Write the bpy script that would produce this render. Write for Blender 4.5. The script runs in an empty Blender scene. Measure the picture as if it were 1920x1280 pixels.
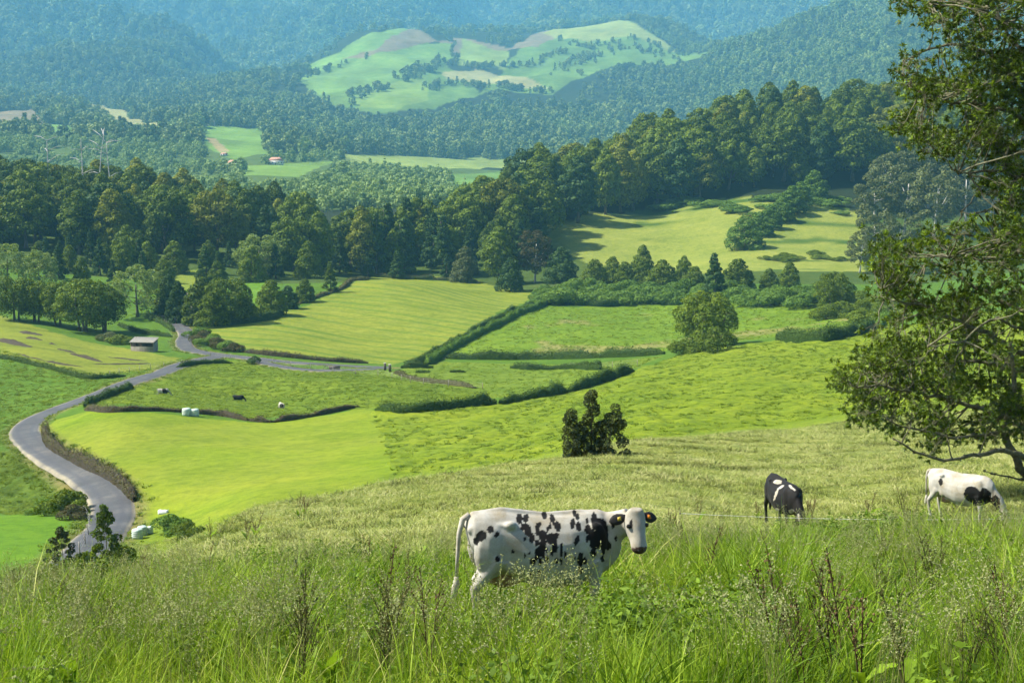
import bpy, math
import numpy as np
from mathutils import Vector, Matrix

# ---------------------------------------------------------------- camera, sky, sun, exposure
SC = bpy.context.scene
COL = SC.collection
FPX = 2667.0                     # focal length in photo pixels (1920 wide), a 50 mm lens
PITCH = math.radians(8.7)
EYE = 1.5                        # eye height over the slope the photographer stands on

cam_data = bpy.data.cameras.new('camera')
cam_data.sensor_width = 36.0
cam_data.lens = 36.0 * FPX / 1920.0
cam_data.clip_start = 0.1
cam_data.clip_end = 30000
cam = bpy.data.objects.new('camera', cam_data)
cam.rotation_euler = (math.radians(90) - PITCH, 0, 0)
COL.objects.link(cam)
SC.camera = cam

SUN_DIR = Vector((-0.66, 0.06, 0.74)).normalized()      # towards the sun
world = bpy.data.worlds.new('World')
SC.world = world
world.use_nodes = True
wn = world.node_tree
bg = wn.nodes['Background']
sky = wn.nodes.new('ShaderNodeTexSky')
sky.sky_type = 'NISHITA'
sky.sun_disc = False
sky.sun_elevation = math.asin(SUN_DIR.z)
sky.sun_rotation = math.atan2(SUN_DIR.x, SUN_DIR.y)
sky.air_density = 1.0
sky.dust_density = 2.0
wn.links.new(sky.outputs[0], bg.inputs[0])
bg.inputs[1].default_value = 0.07
sun_data = bpy.data.lights.new('sun', 'SUN')
sun_data.energy = 5.0
sun_data.angle = math.radians(2.0)
sun_data.color = (1.0, 0.94, 0.80)
sun = bpy.data.objects.new('sun', sun_data)
sun.rotation_euler = SUN_DIR.to_track_quat('Z', 'Y').to_euler()
sun.location = (0, 0, 100)
COL.objects.link(sun)
SC.view_settings.view_transform = 'Standard'
SC.view_settings.look = 'None'
SC.view_settings.exposure = 1.1
SC.view_settings.gamma = 1.0
SC.view_settings.use_curve_mapping = False
SC.render.engine = 'CYCLES'
SC.cycles.use_denoising = True
try:
    SC.cycles.denoiser = 'OPENIMAGEDENOISE'
    SC.cycles.denoising_input_passes = 'RGB_ALBEDO_NORMAL'
except Exception:
    pass
SC.cycles.use_adaptive_sampling = True
SC.cycles.adaptive_threshold = 0.03
SC.cycles.adaptive_min_samples = 16
SC.cycles.max_bounces = 4
SC.cycles.diffuse_bounces = 2
SC.cycles.glossy_bounces = 2
SC.cycles.transmission_bounces = 3
SC.cycles.volume_bounces = 3
SC.cycles.transparent_max_bounces = 4
SC.cycles.caustics_reflective = False
SC.cycles.caustics_refractive = False

# ---------------------------------------------------------------- helpers
R0 = np.random.default_rng(11)


def tag(o, label=None, cat=None, group=None, kind=None):
    if label: o['label'] = label
    if cat: o['category'] = cat
    if group: o['group'] = group
    if kind: o['kind'] = kind
    return o


def empty(name, loc=(0, 0, 0), rz=0.0, parent=None):
    o = bpy.data.objects.new(name, None)
    o.empty_display_size = 0.5
    o.location = loc
    o.rotation_euler = (0, 0, rz)
    COL.objects.link(o)
    if parent: o.parent = parent
    return o


def mesh_np(name, V, Fc, mats=(), smooth=False, attrs=None, colors=None, mat_idx=None):
    """V (n,3) float; Fc (m,k) int array, or list of such arrays."""
    V = np.asarray(V, dtype=np.float32)
    if not isinstance(Fc, (list, tuple)): Fc = [Fc]
    Fc = [np.asarray(f, dtype=np.int32) for f in Fc if len(f)]
    me = bpy.data.meshes.new(name)
    nl = sum(f.size for f in Fc); nf = sum(len(f) for f in Fc)
    me.vertices.add(len(V)); me.loops.add(nl); me.polygons.add(nf)
    me.vertices.foreach_set('co', V.ravel())
    me.loops.foreach_set('vertex_index', np.concatenate([f.ravel() for f in Fc]))
    tot = np.concatenate([np.full(len(f), f.shape[1], np.int32) for f in Fc])
    st = np.concatenate([[0], np.cumsum(tot)[:-1]]).astype(np.int32)
    me.polygons.foreach_set('loop_start', st)
    me.polygons.foreach_set('loop_total', tot)
    if smooth: me.polygons.foreach_set('use_smooth', np.ones(nf, bool))
    if mat_idx is not None: me.polygons.foreach_set('material_index', np.asarray(mat_idx, np.int32))
    for m in mats: me.materials.append(m)
    for k, a in (attrs or {}).items():
        at = me.attributes.new(k, 'FLOAT', 'POINT')
        at.data.foreach_set('value', np.asarray(a, np.float32).ravel())
    for k, a in (colors or {}).items():
        a = np.asarray(a, np.float32)
        if a.shape[1] == 3: a = np.concatenate([a, np.ones((len(a), 1), np.float32)], 1)
        at = me.attributes.new(k, 'FLOAT_COLOR', 'POINT')
        at.data.foreach_set('color', a.ravel())
    me.update(calc_edges=True)
    me.validate()
    return me


def obj(name, me, parent=None, loc=None):
    o = bpy.data.objects.new(name, me)
    COL.objects.link(o)
    if parent: o.parent = parent
    if loc is not None: o.location = loc
    return o


class MB:
    """collects simple solids into one mesh"""
    def __init__(self): self.V = []; self.Q = []; self.T = []; self.n = 0
    def add(self, V, Q=(), T=()):
        self.V.append(np.asarray(V, float))
        if len(Q): self.Q.append(np.asarray(Q) + self.n)
        if len(T): self.T.append(np.asarray(T) + self.n)
        self.n += len(V)
    def box(self, c, s, rz=0.0, top=1.0):
        x, y, z = s[0] / 2, s[1] / 2, s[2] / 2
        v = np.array([(-x, -y, -z), (x, -y, -z), (x, y, -z), (-x, y, -z), (-x * top, -y * top, z), (x * top, -y * top, z), (x * top, y * top, z), (-x * top, y * top, z)])
        cz, sz = math.cos(rz), math.sin(rz)
        v = np.c_[v[:, 0] * cz - v[:, 1] * sz, v[:, 0] * sz + v[:, 1] * cz, v[:, 2]] + np.array(c)
        self.add(v, [(0, 3, 2, 1), (4, 5, 6, 7), (0, 1, 5, 4), (1, 2, 6, 5), (2, 3, 7, 6), (3, 0, 4, 7)])
    def tube(self, pts, rad, n=6, cap=True):
        V, Q, T = tube_np(pts, rad, n, cap)
        self.add(V, Q, T)
    def mesh(self, name, mats=(), smooth=False):
        return mesh_np(name, np.concatenate(self.V), [np.concatenate(q) for q in (self.Q, self.T) if q], mats, smooth)
    def build(self, name, mats, parent=None, smooth=False):
        return obj(name, self.mesh(name, mats, smooth), parent)


def tube_np(pts, rad, n=6, cap=True, flat=None, sup=None):
    """round (or elliptic: rad rows (a,b)) tube along pts; sup is the hint 'side' axis for a"""
    P = np.asarray(pts, float); m = len(P)
    rad = np.asarray(rad, float)
    if rad.ndim == 0: rad = np.full(m, float(rad))
    if rad.ndim == 1: rad = np.c_[rad, rad]
    Tn = np.gradient(P, axis=0); Tn /= np.linalg.norm(Tn, axis=1)[:, None] + 1e-9
    side = np.array(sup if sup is not None else (0.31, 0.95, 0.07), float)
    ang = np.linspace(0, 2 * np.pi, n, endpoint=False)
    V = []
    for i in range(m):
        s = side - Tn[i] * side.dot(Tn[i])
        if np.linalg.norm(s) < 1e-3: s = np.cross(Tn[i], (1, 0, 0.1))
        s /= np.linalg.norm(s)
        if sup is None: side = s
        b = np.cross(Tn[i], s)
        V.append(P[i] + np.outer(np.cos(ang) * rad[i, 0], s) + np.outer(np.sin(ang) * rad[i, 1], b))
    V = np.concatenate(V)
    i = np.arange(m - 1)[:, None] * n; j = np.arange(n)[None]; k = (j + 1) % n
    Q = np.stack([i + j, i + k, i + n + k, i + n + j], -1).reshape(-1, 4)
    T = []
    if cap:
        V = np.concatenate([V, P[:1], P[-1:]])
        a, b = m * n, m * n + 1
        T = [(a, (q + 1) % n, q) for q in range(n)] + [(b, (m - 1) * n + q, (m - 1) * n + (q + 1) % n) for q in range(n)]
    return V, Q, np.array(T, int).reshape(-1, 3)


# numpy gradient noise
_PERM = np.random.default_rng(3).permutation(256)
_G = np.array([(math.cos(a), math.sin(a)) for a in np.linspace(0, 2 * math.pi, 16, endpoint=False)])


def pnoise(x, y):
    x = np.asarray(x, float); y = np.asarray(y, float)
    xi = np.floor(x).astype(int); yi = np.floor(y).astype(int)
    xf = x - xi; yf = y - yi
    sx = xf * xf * xf * (xf * (xf * 6 - 15) + 10); sy = yf * yf * yf * (yf * (yf * 6 - 15) + 10)
    def g(a, b, dx, dy):
        h = _PERM[(_PERM[a & 255] + b) & 255] & 15
        return _G[h, 0] * dx + _G[h, 1] * dy
    n00 = g(xi, yi, xf, yf); n10 = g(xi + 1, yi, xf - 1, yf)
    n01 = g(xi, yi + 1, xf, yf - 1); n11 = g(xi + 1, yi + 1, xf - 1, yf - 1)
    a = n00 + sx * (n10 - n00); b = n01 + sx * (n11 - n01)
    return (a + sy * (b - a)) * 1.4


def fbm(x, y, oct=4, gain=0.5):
    s = 0; a = 1.0
    for o in range(oct):
        s = s + a * pnoise(x * 2 ** o + 17.3 * o, y * 2 ** o - 9.1 * o); a *= gain
    return s


def sstep(a, b, x):
    t = np.clip((np.asarray(x, float) - a) / (b - a), 0, 1)
    return t * t * (3 - 2 * t)


# ---------------------------------------------------------------- terrain: survey of the valley
# for each viewing direction (photo column) distance -> ground, as picture row or ('z', metres)
CP, SP = math.cos(PITCH), math.sin(PITCH)


def uw(px, py):
    a = (np.asarray(px, float) - 960) / FPX; b = (640 - np.asarray(py, float)) / FPX
    yd = CP + b * SP
    return a / yd, (b * CP - SP) / yd


def project(P):
    P = np.atleast_2d(np.asarray(P, float))
    zc = P[:, 1] * CP - P[:, 2] * SP
    yc = P[:, 1] * SP + P[:, 2] * CP
    return 960 + FPX * P[:, 0] / zc, 640 - FPX * yc / zc


z = lambda v: ('z', v)
COLS = {
    0: [(10, 1335), (16, 1212), (26, 1156), (33, 1132), (48, z(-19)), (80, z(-30)), (108, 1090), (140, 985), (160, 955), (185, 870), (225, 800), (260, 740), (285, 690), (330, 640), (380, 605), (430, 560), (480, 510), (560, 470), (640, z(-46)), (740, z(-40)), (840, z(-58)), (1050, z(-62)), (1400, 262), (1700, 226), (2050, 185), (2900, 90), (3600, 10), (4400, -50), (6500, z(430))],
    240: [(10, 1325), (16, 1200), (26, 1128), (36, 1088), (45, 1066), (60, z(-23)), (95, z(-33)), (128, 1020), (140, 985), (152, 930), (165, 885), (200, 795), (218, 768), (240, 745), (275, 708), (300, 690), (330, 663), (360, 642), (400, 610), (450, 560), (500, 520), (570, 478), (660, z(-46)), (740, z(-42)), (840, z(-60)), (1100, z(-58)), (1400, 270), (1650, 235), (1850, 215), (2150, 190), (2900, 110), (3600, 25), (4400, -50), (6500, z(430))],
    480: [(10, 1315), (16, 1188), (26, 1088), (36, 1034), (45, 990), (56, 950), (75, z(-24)), (110, z(-33.5)), (132, 940), (150, 900), (175, 850), (205, 800), (226, 775), (250, 755), (275, 720), (310, 690), (335, 668), (360, 640), (420, 590), (480, 550), (560, 500), (650, 450), (790, z(-58)), (1000, 372), (1180, 322), (1300, 300), (1500, 268), (1700, 236), (1950, 195), (2250, 150), (2600, z(70)), (3200, 130), (3900, 30), (4600, -50), (6500, z(430))],
    720: [(10, 1308), (16, 1180), (26, 1075), (36, 1010), (45, 970), (58, 925), (66, 906), (85, z(-25)), (115, z(-32.5)), (140, 898), (160, 860), (190, 810), (215, 775), (235, 750), (270, 715), (320, 690), (370, 650), (420, 600), (470, 550), (505, 527), (540, z(-59)), (590, z(-61)), (650, z(-56)), (750, z(-48)), (880, z(-54)), (1050, 366), (1250, 322), (1450, 300), (1650, 275), (1850, 235), (2000, 190), (2150, 150), (2350, 100), (2500, 62), (2560, 52), (2900, z(110)), (3600, 45), (4300, -30), (6500, z(430))],
    960: [(10, 1302), (16, 1172), (26, 1060), (36, 998), (45, 958), (60, 905), (75, 870), (95, z(-25)), (120, z(-30)), (140, 860), (165, 820), (195, 780), (215, 760), (240, 740), (275, 715), (310, 695), (345, 668), (400, 620), (460, 580), (520, 550), (560, 530), (600, 500), (680, 440), (750, z(-40)), (830, z(-44)), (960, z(-56)), (1200, z(-52)), (1500, 308), (1700, 275), (1850, 235), (2050, 190), (2200, 150), (2400, 110), (2550, 80), (2650, 62), (2700, 60), (3050, z(125)), (3700, 60), (4400, -15), (6500, z(430))],
    1200: [(10, 1296), (16, 1165), (26, 1048), (36, 990), (45, 948), (60, 893), (80, 848), (91, 827), (110, z(-26)), (135, 820), (160, 780), (195, 745), (230, 715), (265, 690), (300, 672), (330, 660), (380, 630), (450, 590), (500, 560), (550, 530), (600, 500), (660, 450), (720, 412), (765, 390), (810, z(-33)), (860, z(-28)), (960, z(-42)), (1180, z(-52)), (1500, z(-38)), (1750, 265), (1950, 215), (2150, 160), (2400, 100), (2580, 60), (2680, 40), (3050, z(150)), (3700, 50), (4400, -40), (6500, z(430))],
    1440: [(10, 1290), (16, 1156), (26, 1045), (36, 1003), (44, 982), (60, 905), (80, 852), (104, 806), (120, z(-26.5)), (140, 800), (165, 760), (200, 720), (235, 690), (265, 665), (290, 645), (340, 628), (380, 605), (430, 570), (480, 545), (540, 510), (600, 470), (660, 430), (725, 378), (765, 358), (825, z(-18)), (885, z(-8)), (960, z(-14)), (1120, z(-34)), (1450, z(-26)), (1700, 245), (1880, 190), (2020, 140), (2150, 92), (2230, 68), (2280, 64), (2650, z(70)), (3100, z(130)), (3700, 20), (4400, -40), (6500, z(430))],
    1680: [(10, 1285), (16, 1150), (26, 1036), (36, 985), (41, 966), (60, 895), (85, 830), (110, 795), (126, 778), (150, 762), (180, 730), (215, 690), (250, 655), (280, 628), (310, 608), (360, 588), (430, 558), (480, 540), (560, 500), (640, 450), (720, 390), (780, 350), (850, z(-10)), (905, z(-3)), (1000, z(-12)), (1250, z(-22)), (1550, 230), (1720, 170), (1900, 105), (2060, 45), (2170, 8), (2220, 4), (2700, z(130)), (3700, z(230)), (4400, z(260)), (6500, z(300))],
    1920: [(10, 1280), (16, 1142), (26, 1032), (36, 980), (45, 928), (60, 880), (85, 820), (120, 775), (160, 735), (200, 700), (250, 650), (300, 600), (360, 570), (430, 540), (520, 500), (620, 450), (720, 380), (800, 330), (900, z(0)), (1100, z(-10)), (1550, 230), (1900, 160), (2200, 95), (2500, 35), (2700, 0), (3100, z(190)), (3700, z(230)), (4400, z(260)), (6500, z(300))],
}
COLS[-500] = COLS[0]; COLS[2420] = COLS[1920]


def pchip(x, y, xq):
    x = np.asarray(x, float); y = np.asarray(y, float)
    h = np.diff(x); d = np.diff(y, axis=0) / (h if y.ndim == 1 else h[:, None])
    m = np.zeros_like(y)
    m[0] = d[0]; m[-1] = d[-1]
    a, b = d[:-1], d[1:]
    hm = (a * b > 0)
    m[1:-1] = np.where(hm, 2 * a * b / np.where(hm, a + b, 1), 0)
    i = np.clip(np.searchsorted(x, xq) - 1, 0, len(x) - 2)
    t = (xq - x[i]) / h[i]
    hi = h[i]
    if y.ndim > 1: t = t[:, None]; hi = hi[:, None]
    t = np.clip(t, 0, 1)
    return (y[i] * (1 + 2 * t) * (1 - t) ** 2 + m[i] * hi * t * (1 - t) ** 2 + y[i + 1] * t * t * (3 - 2 * t) + m[i + 1] * hi * t * t * (t - 1))


def stretch(Y):
    return Y if Y < 950 else 950 + (Y - 950) * 2.2      # the caldera wall stands far back


LV = np.linspace(math.log(1.0), math.log(14000), 960)
LU = np.linspace(-0.75, 0.75, 376)
_cx = sorted(COLS); _tab = []
for c in _cx:
    L = [(1.0, -0.26), (4.0, -0.265)]
    for Y, q in COLS[c]:
        Z = q[1] if isinstance(q, tuple) else float(uw(c, q)[1]) * Y
        Z *= stretch(Y) / Y
        Y = stretch(Y)
        L.append((Y, (Z + EYE) / Y))
    L.append((14100.0, L[-1][1]))
    L = np.array(L)
    _tab.append(pchip(np.log(L[:, 0]), L[:, 1], LV))
_cu = np.array([uw(c, 640)[0] for c in _cx])
TAB = pchip(_cu, np.array(_tab), LU)          # (u, v)


def macro(x, y):
    x = np.asarray(x, float); y = np.maximum(np.asarray(y, float), 1.0)
    fu = np.clip((x / y - LU[0]) / (LU[1] - LU[0]), 0, len(LU) - 1.001)
    fv = np.clip((np.log(y) - LV[0]) / (LV[1] - LV[0]), 0, len(LV) - 1.001)
    i = fu.astype(int); j = fv.astype(int); a = fu - i; b = fv - j
    w = (TAB[i, j] * (1 - a) * (1 - b) + TAB[i + 1, j] * a * (1 - b) + TAB[i, j + 1] * (1 - a) * b + TAB[i + 1, j + 1] * a * b)
    return w * y - EYE


def detail(x, y):
    d = 0.05 * pnoise(x * 0.9, y * 0.9) * (1 - sstep(40, 90, y))
    d = d + 0.5 * fbm(x * 0.03, y * 0.03, 2) * sstep(60, 150, y) * (1 - sstep(300, 420, y))
    d = d + 1.2 * fbm(x * 0.015, y * 0.015, 2) * sstep(330, 500, y)
    far = sstep(1500, 2700, y)
    d = d + far * 14 * fbm(x * 0.0035, y * 0.0035, 3)
    st_ = 3300 + 1700 * sstep(-0.26, -0.17, x / np.maximum(y, 1.0)) - 1500 * sstep(0.13, 0.20, x / np.maximum(y, 1.0))
    mt = np.clip((y - st_) / 1300, 0, 1); mt = mt * mt * (3 - 2 * mt)
    wx = x + 320 * pnoise(x * 0.00075, y * 0.00075 + 5); 
    rid = 1 - np.abs(fbm((wx + 0.25 * y) * 0.0009, y * 0.00042 + 3.1, 3)) * 1.7
    d = d + mt * (rid - 0.42) * 0.050 * y
    return d


def height(x, y):
    h = macro(x, y) + detail(x, y)
    h = np.where(h > 880, 880 + (h - 880) * 0.15, h)
    return np.where((y > 1500) & (h < -66), -66 + (h + 66) * 0.05, h)


def hit(px, py, y0=8.0, y1=13500.0):
    """where the sight line through a photo pixel meets the ground"""
    u, w = uw(px, py)
    Y = np.exp(np.linspace(math.log(y0), math.log(y1), 2600))
    g = height(u * Y, Y) - w * Y
    k = np.argmax(g >= 0)
    if g[k] < 0: k = len(Y) - 1
    if k == 0: yy = Y[0]
    else:
        a, b = g[k - 1], g[k]
        yy = Y[k - 1] + (Y[k] - Y[k - 1]) * (-a / (b - a)) if b != a else Y[k]
    return np.array([u * yy, yy, float(height(u * yy, yy))])


def hits(L, y0=8.0, y1=13500.0):
    return np.array([hit(p[0], p[1], y0, y1) for p in L])


def inpoly(poly, x, y):
    """poly, points in world; test in (bearing, log distance)"""
    U = poly[:, 0] / poly[:, 1]; Vv = np.log(poly[:, 1])
    u = x / y; v = np.log(y)
    ins = np.zeros(u.shape, bool)
    n = len(U)
    for i in range(n):
        j = (i - 1) % n
        c = (Vv[i] > v) != (Vv[j] > v)
        xx = (U[j] - U[i]) * (v - Vv[i]) / (Vv[j] - Vv[i] + 1e-12) + U[i]
        ins ^= c & (u < xx)
    return ins


def dist_line(L, x, y):
    """distance in plan to polyline L"""
    d = np.full(np.shape(x), 1e9)
    for a, b in zip(L[:-1], L[1:]):
        e = b[:2] - a[:2]; l2 = e.dot(e) + 1e-9
        t = np.clip(((x - a[0]) * e[0] + (y - a[1]) * e[1]) / l2, 0, 1)
        d = np.minimum(d, np.hypot(x - a[0] - t * e[0], y - a[1] - t * e[1]))
    return d


def resample(L, step):
    L = np.asarray(L, float)
    s = np.r_[0, np.cumsum(np.linalg.norm(np.diff(L[:, :2], axis=0), axis=1))]
    n = max(2, int(s[-1] / step) + 1)
    q = np.linspace(0, s[-1], n)
    # smooth centripetal-ish: pchip per axis
    return np.stack([pchip(s, L[:, k], q) for k in range(2)], 1)

# ---------------------------------------------------------------- materials
def nodes_of(name):
    m = bpy.data.materials.new(name)
    m.use_nodes = True
    nt = m.node_tree
    for n in list(nt.nodes): nt.nodes.remove(n)
    out = nt.nodes.new('ShaderNodeOutputMaterial')
    return m, nt, out


def N(nt, t, **kw):
    n = nt.nodes.new(t)
    for k, v in kw.items():
        if k.startswith('i_'): n.inputs[k[2:].replace('_', ' ')].default_value = v
        elif isinstance(k, str): setattr(n, k, v)
    return n


def noise(nt, scale, detail=3, rough=0.55, coord=None, w=None):
    n = nt.nodes.new('ShaderNodeTexNoise')
    n.inputs['Scale'].default_value = scale; n.inputs['Detail'].default_value = detail; n.inputs['Roughness'].default_value = rough
    if coord is not None: nt.links.new(coord, n.inputs['Vector'])
    return n.outputs['Fac']


def ramp(nt, fac, stops):
    r = nt.nodes.new('ShaderNodeValToRGB')
    el = r.color_ramp.elements
    while len(el) > 1: el.remove(el[0])
    el[0].position = stops[0][0]; el[0].color = (*stops[0][1], 1)
    for p, c in stops[1:]:
        e = el.new(p); e.color = (*c, 1)
    nt.links.new(fac, r.inputs[0])
    return r.outputs[0]


def mixc(nt, fac, a, b, mode='MIX'):
    m = nt.nodes.new('ShaderNodeMix'); m.data_type = 'RGBA'; m.blend_type = mode
    for s, v in ((0, fac), (6, a), (7, b)):
        if hasattr(v, 'links') or isinstance(v, bpy.types.NodeSocket): nt.links.new(v, m.inputs[s])
        else: m.inputs[s].default_value = v if s == 0 else (*v, 1)
    return m.outputs[2]


def mth(nt, op, a, b=0.0, c=None, clamp=False):
    m = nt.nodes.new('ShaderNodeMath'); m.operation = op; m.use_clamp = clamp
    for s, v in enumerate((a, b) if c is None else (a, b, c)):
        if isinstance(v, bpy.types.NodeSocket): nt.links.new(v, m.inputs[s])
        else: m.inputs[s].default_value = v
    return m.outputs[0]


def bump(nt, h, strength=0.5, dist=0.1):
    b = nt.nodes.new('ShaderNodeBump'); b.inputs['Strength'].default_value = strength; b.inputs['Distance'].default_value = dist
    nt.links.new(h, b.inputs['Height'])
    return b.outputs[0]


def simple_mat(name, c1, c2=None, scale=4.0, rough=0.85, bmp=0.0, detail=4, spec=0.3):
    m, nt, out = nodes_of(name)
    p = N(nt, 'ShaderNodeBsdfPrincipled'); p.inputs['Roughness'].default_value = rough
    p.inputs['Specular IOR Level'].default_value = spec
    tc = N(nt, 'ShaderNodeTexCoord').outputs['Object']
    f = noise(nt, scale, detail, 0.6, tc)
    c2 = c2 or c1
    nt.links.new(ramp(nt, f, [(0.3, c1), (0.7, c2)]), p.inputs['Base Color'])
    if bmp: nt.links.new(bump(nt, f, bmp, 0.05), p.inputs['Normal'])
    nt.links.new(p.outputs[0], out.inputs[0])
    return m


def leaf_mat(name, dark, light, trans=0.3, rough=0.6, var=0.35, attr='v', tip=None, spec=0.10):
    """leaf: own colour varies leaf by leaf and tree by tree"""
    m, nt, out = nodes_of(name)
    p = N(nt, 'ShaderNodeBsdfPrincipled'); p.inputs['Roughness'].default_value = rough
    p.inputs['Specular IOR Level'].default_value = spec
    at = N(nt, 'ShaderNodeAttribute', attribute_name=attr).outputs['Fac']
    oi = N(nt, 'ShaderNodeObjectInfo').outputs['Random']
    f = mth(nt, 'MULTIPLY_ADD', oi, var, mth(nt, 'MULTIPLY', at, 1 - var), clamp=True)
    c = ramp(nt, f, [(0.0, dark), (1.0, light)] if tip is None else [(0.0, dark), (0.62, light), (1.0, tip)])
    nt.links.new(c, p.inputs['Base Color'])
    t = N(nt, 'ShaderNodeBsdfTranslucent')
    nt.links.new(mixc(nt, 1.0, c, (1.0, 0.95, 0.45), 'MULTIPLY'), t.inputs[0])
    ms = N(nt, 'ShaderNodeMixShader'); ms.inputs[0].default_value = trans
    nt.links.new(p.outputs[0], ms.inputs[1]); nt.links.new(t.outputs[0], ms.inputs[2])
    nt.links.new(ms.outputs[0], out.inputs[0])
    return m


def bark_mat(name, c1, c2, scale=6):
    return simple_mat(name, c1, c2, scale, 0.9, 0.6)


M = {}
# ground sheet
m, nt, out = nodes_of('ground_grass')
p = N(nt, 'ShaderNodeBsdfPrincipled'); p.inputs['Roughness'].default_value = 0.95; p.inputs['Specular IOR Level'].default_value = 0.1
tc = N(nt, 'ShaderNodeTexCoord').outputs['Object']
colr = N(nt, 'ShaderNodeAttribute', attribute_name='Col').outputs['Color']
tuf = N(nt, 'ShaderNodeAttribute', attribute_name='tuft').outputs['Fac']
n1 = noise(nt, 0.05, 3, 0.6, tc); n2 = noise(nt, 0.7, 3, 0.65, tc); n3 = noise(nt, 6.0, 2, 0.7, tc)
big = ramp(nt, n1, [(0.3, (0.80, 0.86, 0.75)), (0.5, (1, 1, 1)), (0.72, (1.22, 1.12, 1.1))])
c = mixc(nt, 1.0, colr, big, 'MULTIPLY')
mid = ramp(nt, n2, [(0.32, (0.55, 0.62, 0.5)), (0.5, (1, 1, 1)), (0.7, (1.3, 1.22, 1.25))])
c = mixc(nt, mth(nt, 'MAXIMUM', tuf, 0.5), c, mixc(nt, 1.0, c, mid, 'MULTIPLY'))
n4 = noise(nt, 0.22, 4, 0.75, tc)
c = mixc(nt, 0.8, c, mixc(nt, 1.0, c, ramp(nt, n4, [(0.3, (0.78, 0.84, 0.7)), (0.7, (1.18, 1.12, 1.2))]), 'MULTIPLY'))
fine = ramp(nt, n3, [(0.3, (0.72, 0.76, 0.7)), (0.7, (1.25, 1.2, 1.2))])
c = mixc(nt, 0.7, c, mixc(nt, 1.0, c, fine, 'MULTIPLY'))
nt.links.new(c, p.inputs['Base Color'])
hgt = mth(nt, 'MULTIPLY', mth(nt, 'MULTIPLY_ADD', n2, 3.0, n3), mth(nt, 'MAXIMUM', tuf, 0.4))
nt.links.new(bump(nt, hgt, 0.55, 0.12), p.inputs['Normal'])
nt.links.new(p.outputs[0], out.inputs[0])
M['ground'] = m
# asphalt
m, nt, out = nodes_of('worn_asphalt')
p = N(nt, 'ShaderNodeBsdfPrincipled'); p.inputs['Roughness'].default_value = 0.75
tc = N(nt, 'ShaderNodeTexCoord').outputs['Object']
acr = N(nt, 'ShaderNodeAttribute', attribute_name='across').outputs['Fac']
a1 = noise(nt, 0.25, 5, 0.7, tc); a2 = noise(nt, 3.0, 4, 0.7, tc)
base = ramp(nt, a1, [(0.3, (0.038, 0.041, 0.047)), (0.52, (0.066, 0.069, 0.076)), (0.75, (0.130, 0.126, 0.118))])
base = mixc(nt, 1.0, base, ramp(nt, a2, [(0.3, (0.85, 0.85, 0.85)), (0.7, (1.12, 1.12, 1.12))]), 'MULTIPLY')
wheel = mth(nt, 'ABSOLUTE', mth(nt, 'SUBTRACT', mth(nt, 'ABSOLUTE', acr), 0.45))
wfac = mth(nt, 'SUBTRACT', 1.0, mth(nt, 'MULTIPLY', wheel, 4.5), clamp=True)
base = mixc(nt, mth(nt, 'MULTIPLY', wfac, 0.65), base, (0.045, 0.048, 0.062))
edge = mth(nt, 'MULTIPLY_ADD', mth(nt, 'ABSOLUTE', acr), 6.0, -5.0, clamp=True)
edge = mth(nt, 'MULTIPLY', edge, mth(nt, 'MULTIPLY_ADD', a1, 2.0, -0.4, clamp=True), clamp=True)
base = mixc(nt, edge, base, (0.30, 0.26, 0.17))
nt.links.new(base, p.inputs['Base Color'])
nt.links.new(bump(nt, a2, 0.3, 0.02), p.inputs['Normal'])
nt.links.new(p.outputs[0], out.inputs[0])
M['road'] = m
M['track'] = simple_mat('gravel_track', (0.13, 0.10, 0.065), (0.22, 0.18, 0.13), 0.8, 0.95, 0.3)
M['verge'] = simple_mat('dry_verge', (0.30, 0.27, 0.12), (0.22, 0.26, 0.06), 0.5, 0.95, 0.5)
M['soil'] = simple_mat('dark_soil', (0.026, 0.021, 0.014), (0.075, 0.060, 0.038), 2.5, 0.95, 0.8)
M['wood'] = simple_mat('weathered_wood', (0.22, 0.19, 0.15), (0.40, 0.37, 0.32), 3.0, 0.85, 0.3)
M['wood_dark'] = simple_mat('dark_wood', (0.07, 0.055, 0.045), (0.15, 0.125, 0.10), 3.0, 0.85, 0.3)
M['tin'] = simple_mat('pale_tin', (0.20, 0.19, 0.165), (0.30, 0.28, 0.25), 1.5, 0.6, 0.1)
M['bale'] = simple_mat('bale_wrap', (0.40, 0.52, 0.45), (0.50, 0.60, 0.53), 2.5, 0.35, 0.15, spec=0.5)
M['white_wall'] = simple_mat('white_render', (0.72, 0.70, 0.66), (0.80, 0.78, 0.75), 0.8, 0.9)
M['roof'] = simple_mat('terracotta_tiles', (0.42, 0.20, 0.14), (0.55, 0.30, 0.22), 1.2, 0.9)
M['glass'] = simple_mat('dark_window_glass', (0.03, 0.04, 0.05), (0.05, 0.06, 0.07), 1, 0.15, spec=0.6)
M['bark'] = bark_mat('grey_brown_bark', (0.09, 0.075, 0.055), (0.20, 0.18, 0.14), 3)
M['bark_pale'] = bark_mat('bleached_bark', (0.48, 0.46, 0.43), (0.66, 0.64, 0.60), 2)
M['bark_moss'] = simple_mat('lichen_bark', (0.075, 0.07, 0.05), (0.21, 0.21, 0.125), 7, 0.95, 0.8)
M['wire'] = simple_mat('white_fence_wire', (0.75, 0.75, 0.72), None, 1, 0.5)
M['wire_grey'] = simple_mat('grey_wire', (0.30, 0.30, 0.29), None, 1, 0.5)
M['concrete'] = simple_mat('grey_concrete', (0.36, 0.35, 0.33), (0.48, 0.47, 0.44), 2, 0.9, 0.2)
M['white_plastic'] = simple_mat('white_plastic', (0.75, 0.76, 0.76), (0.82, 0.82, 0.82), 2, 0.5)

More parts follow.
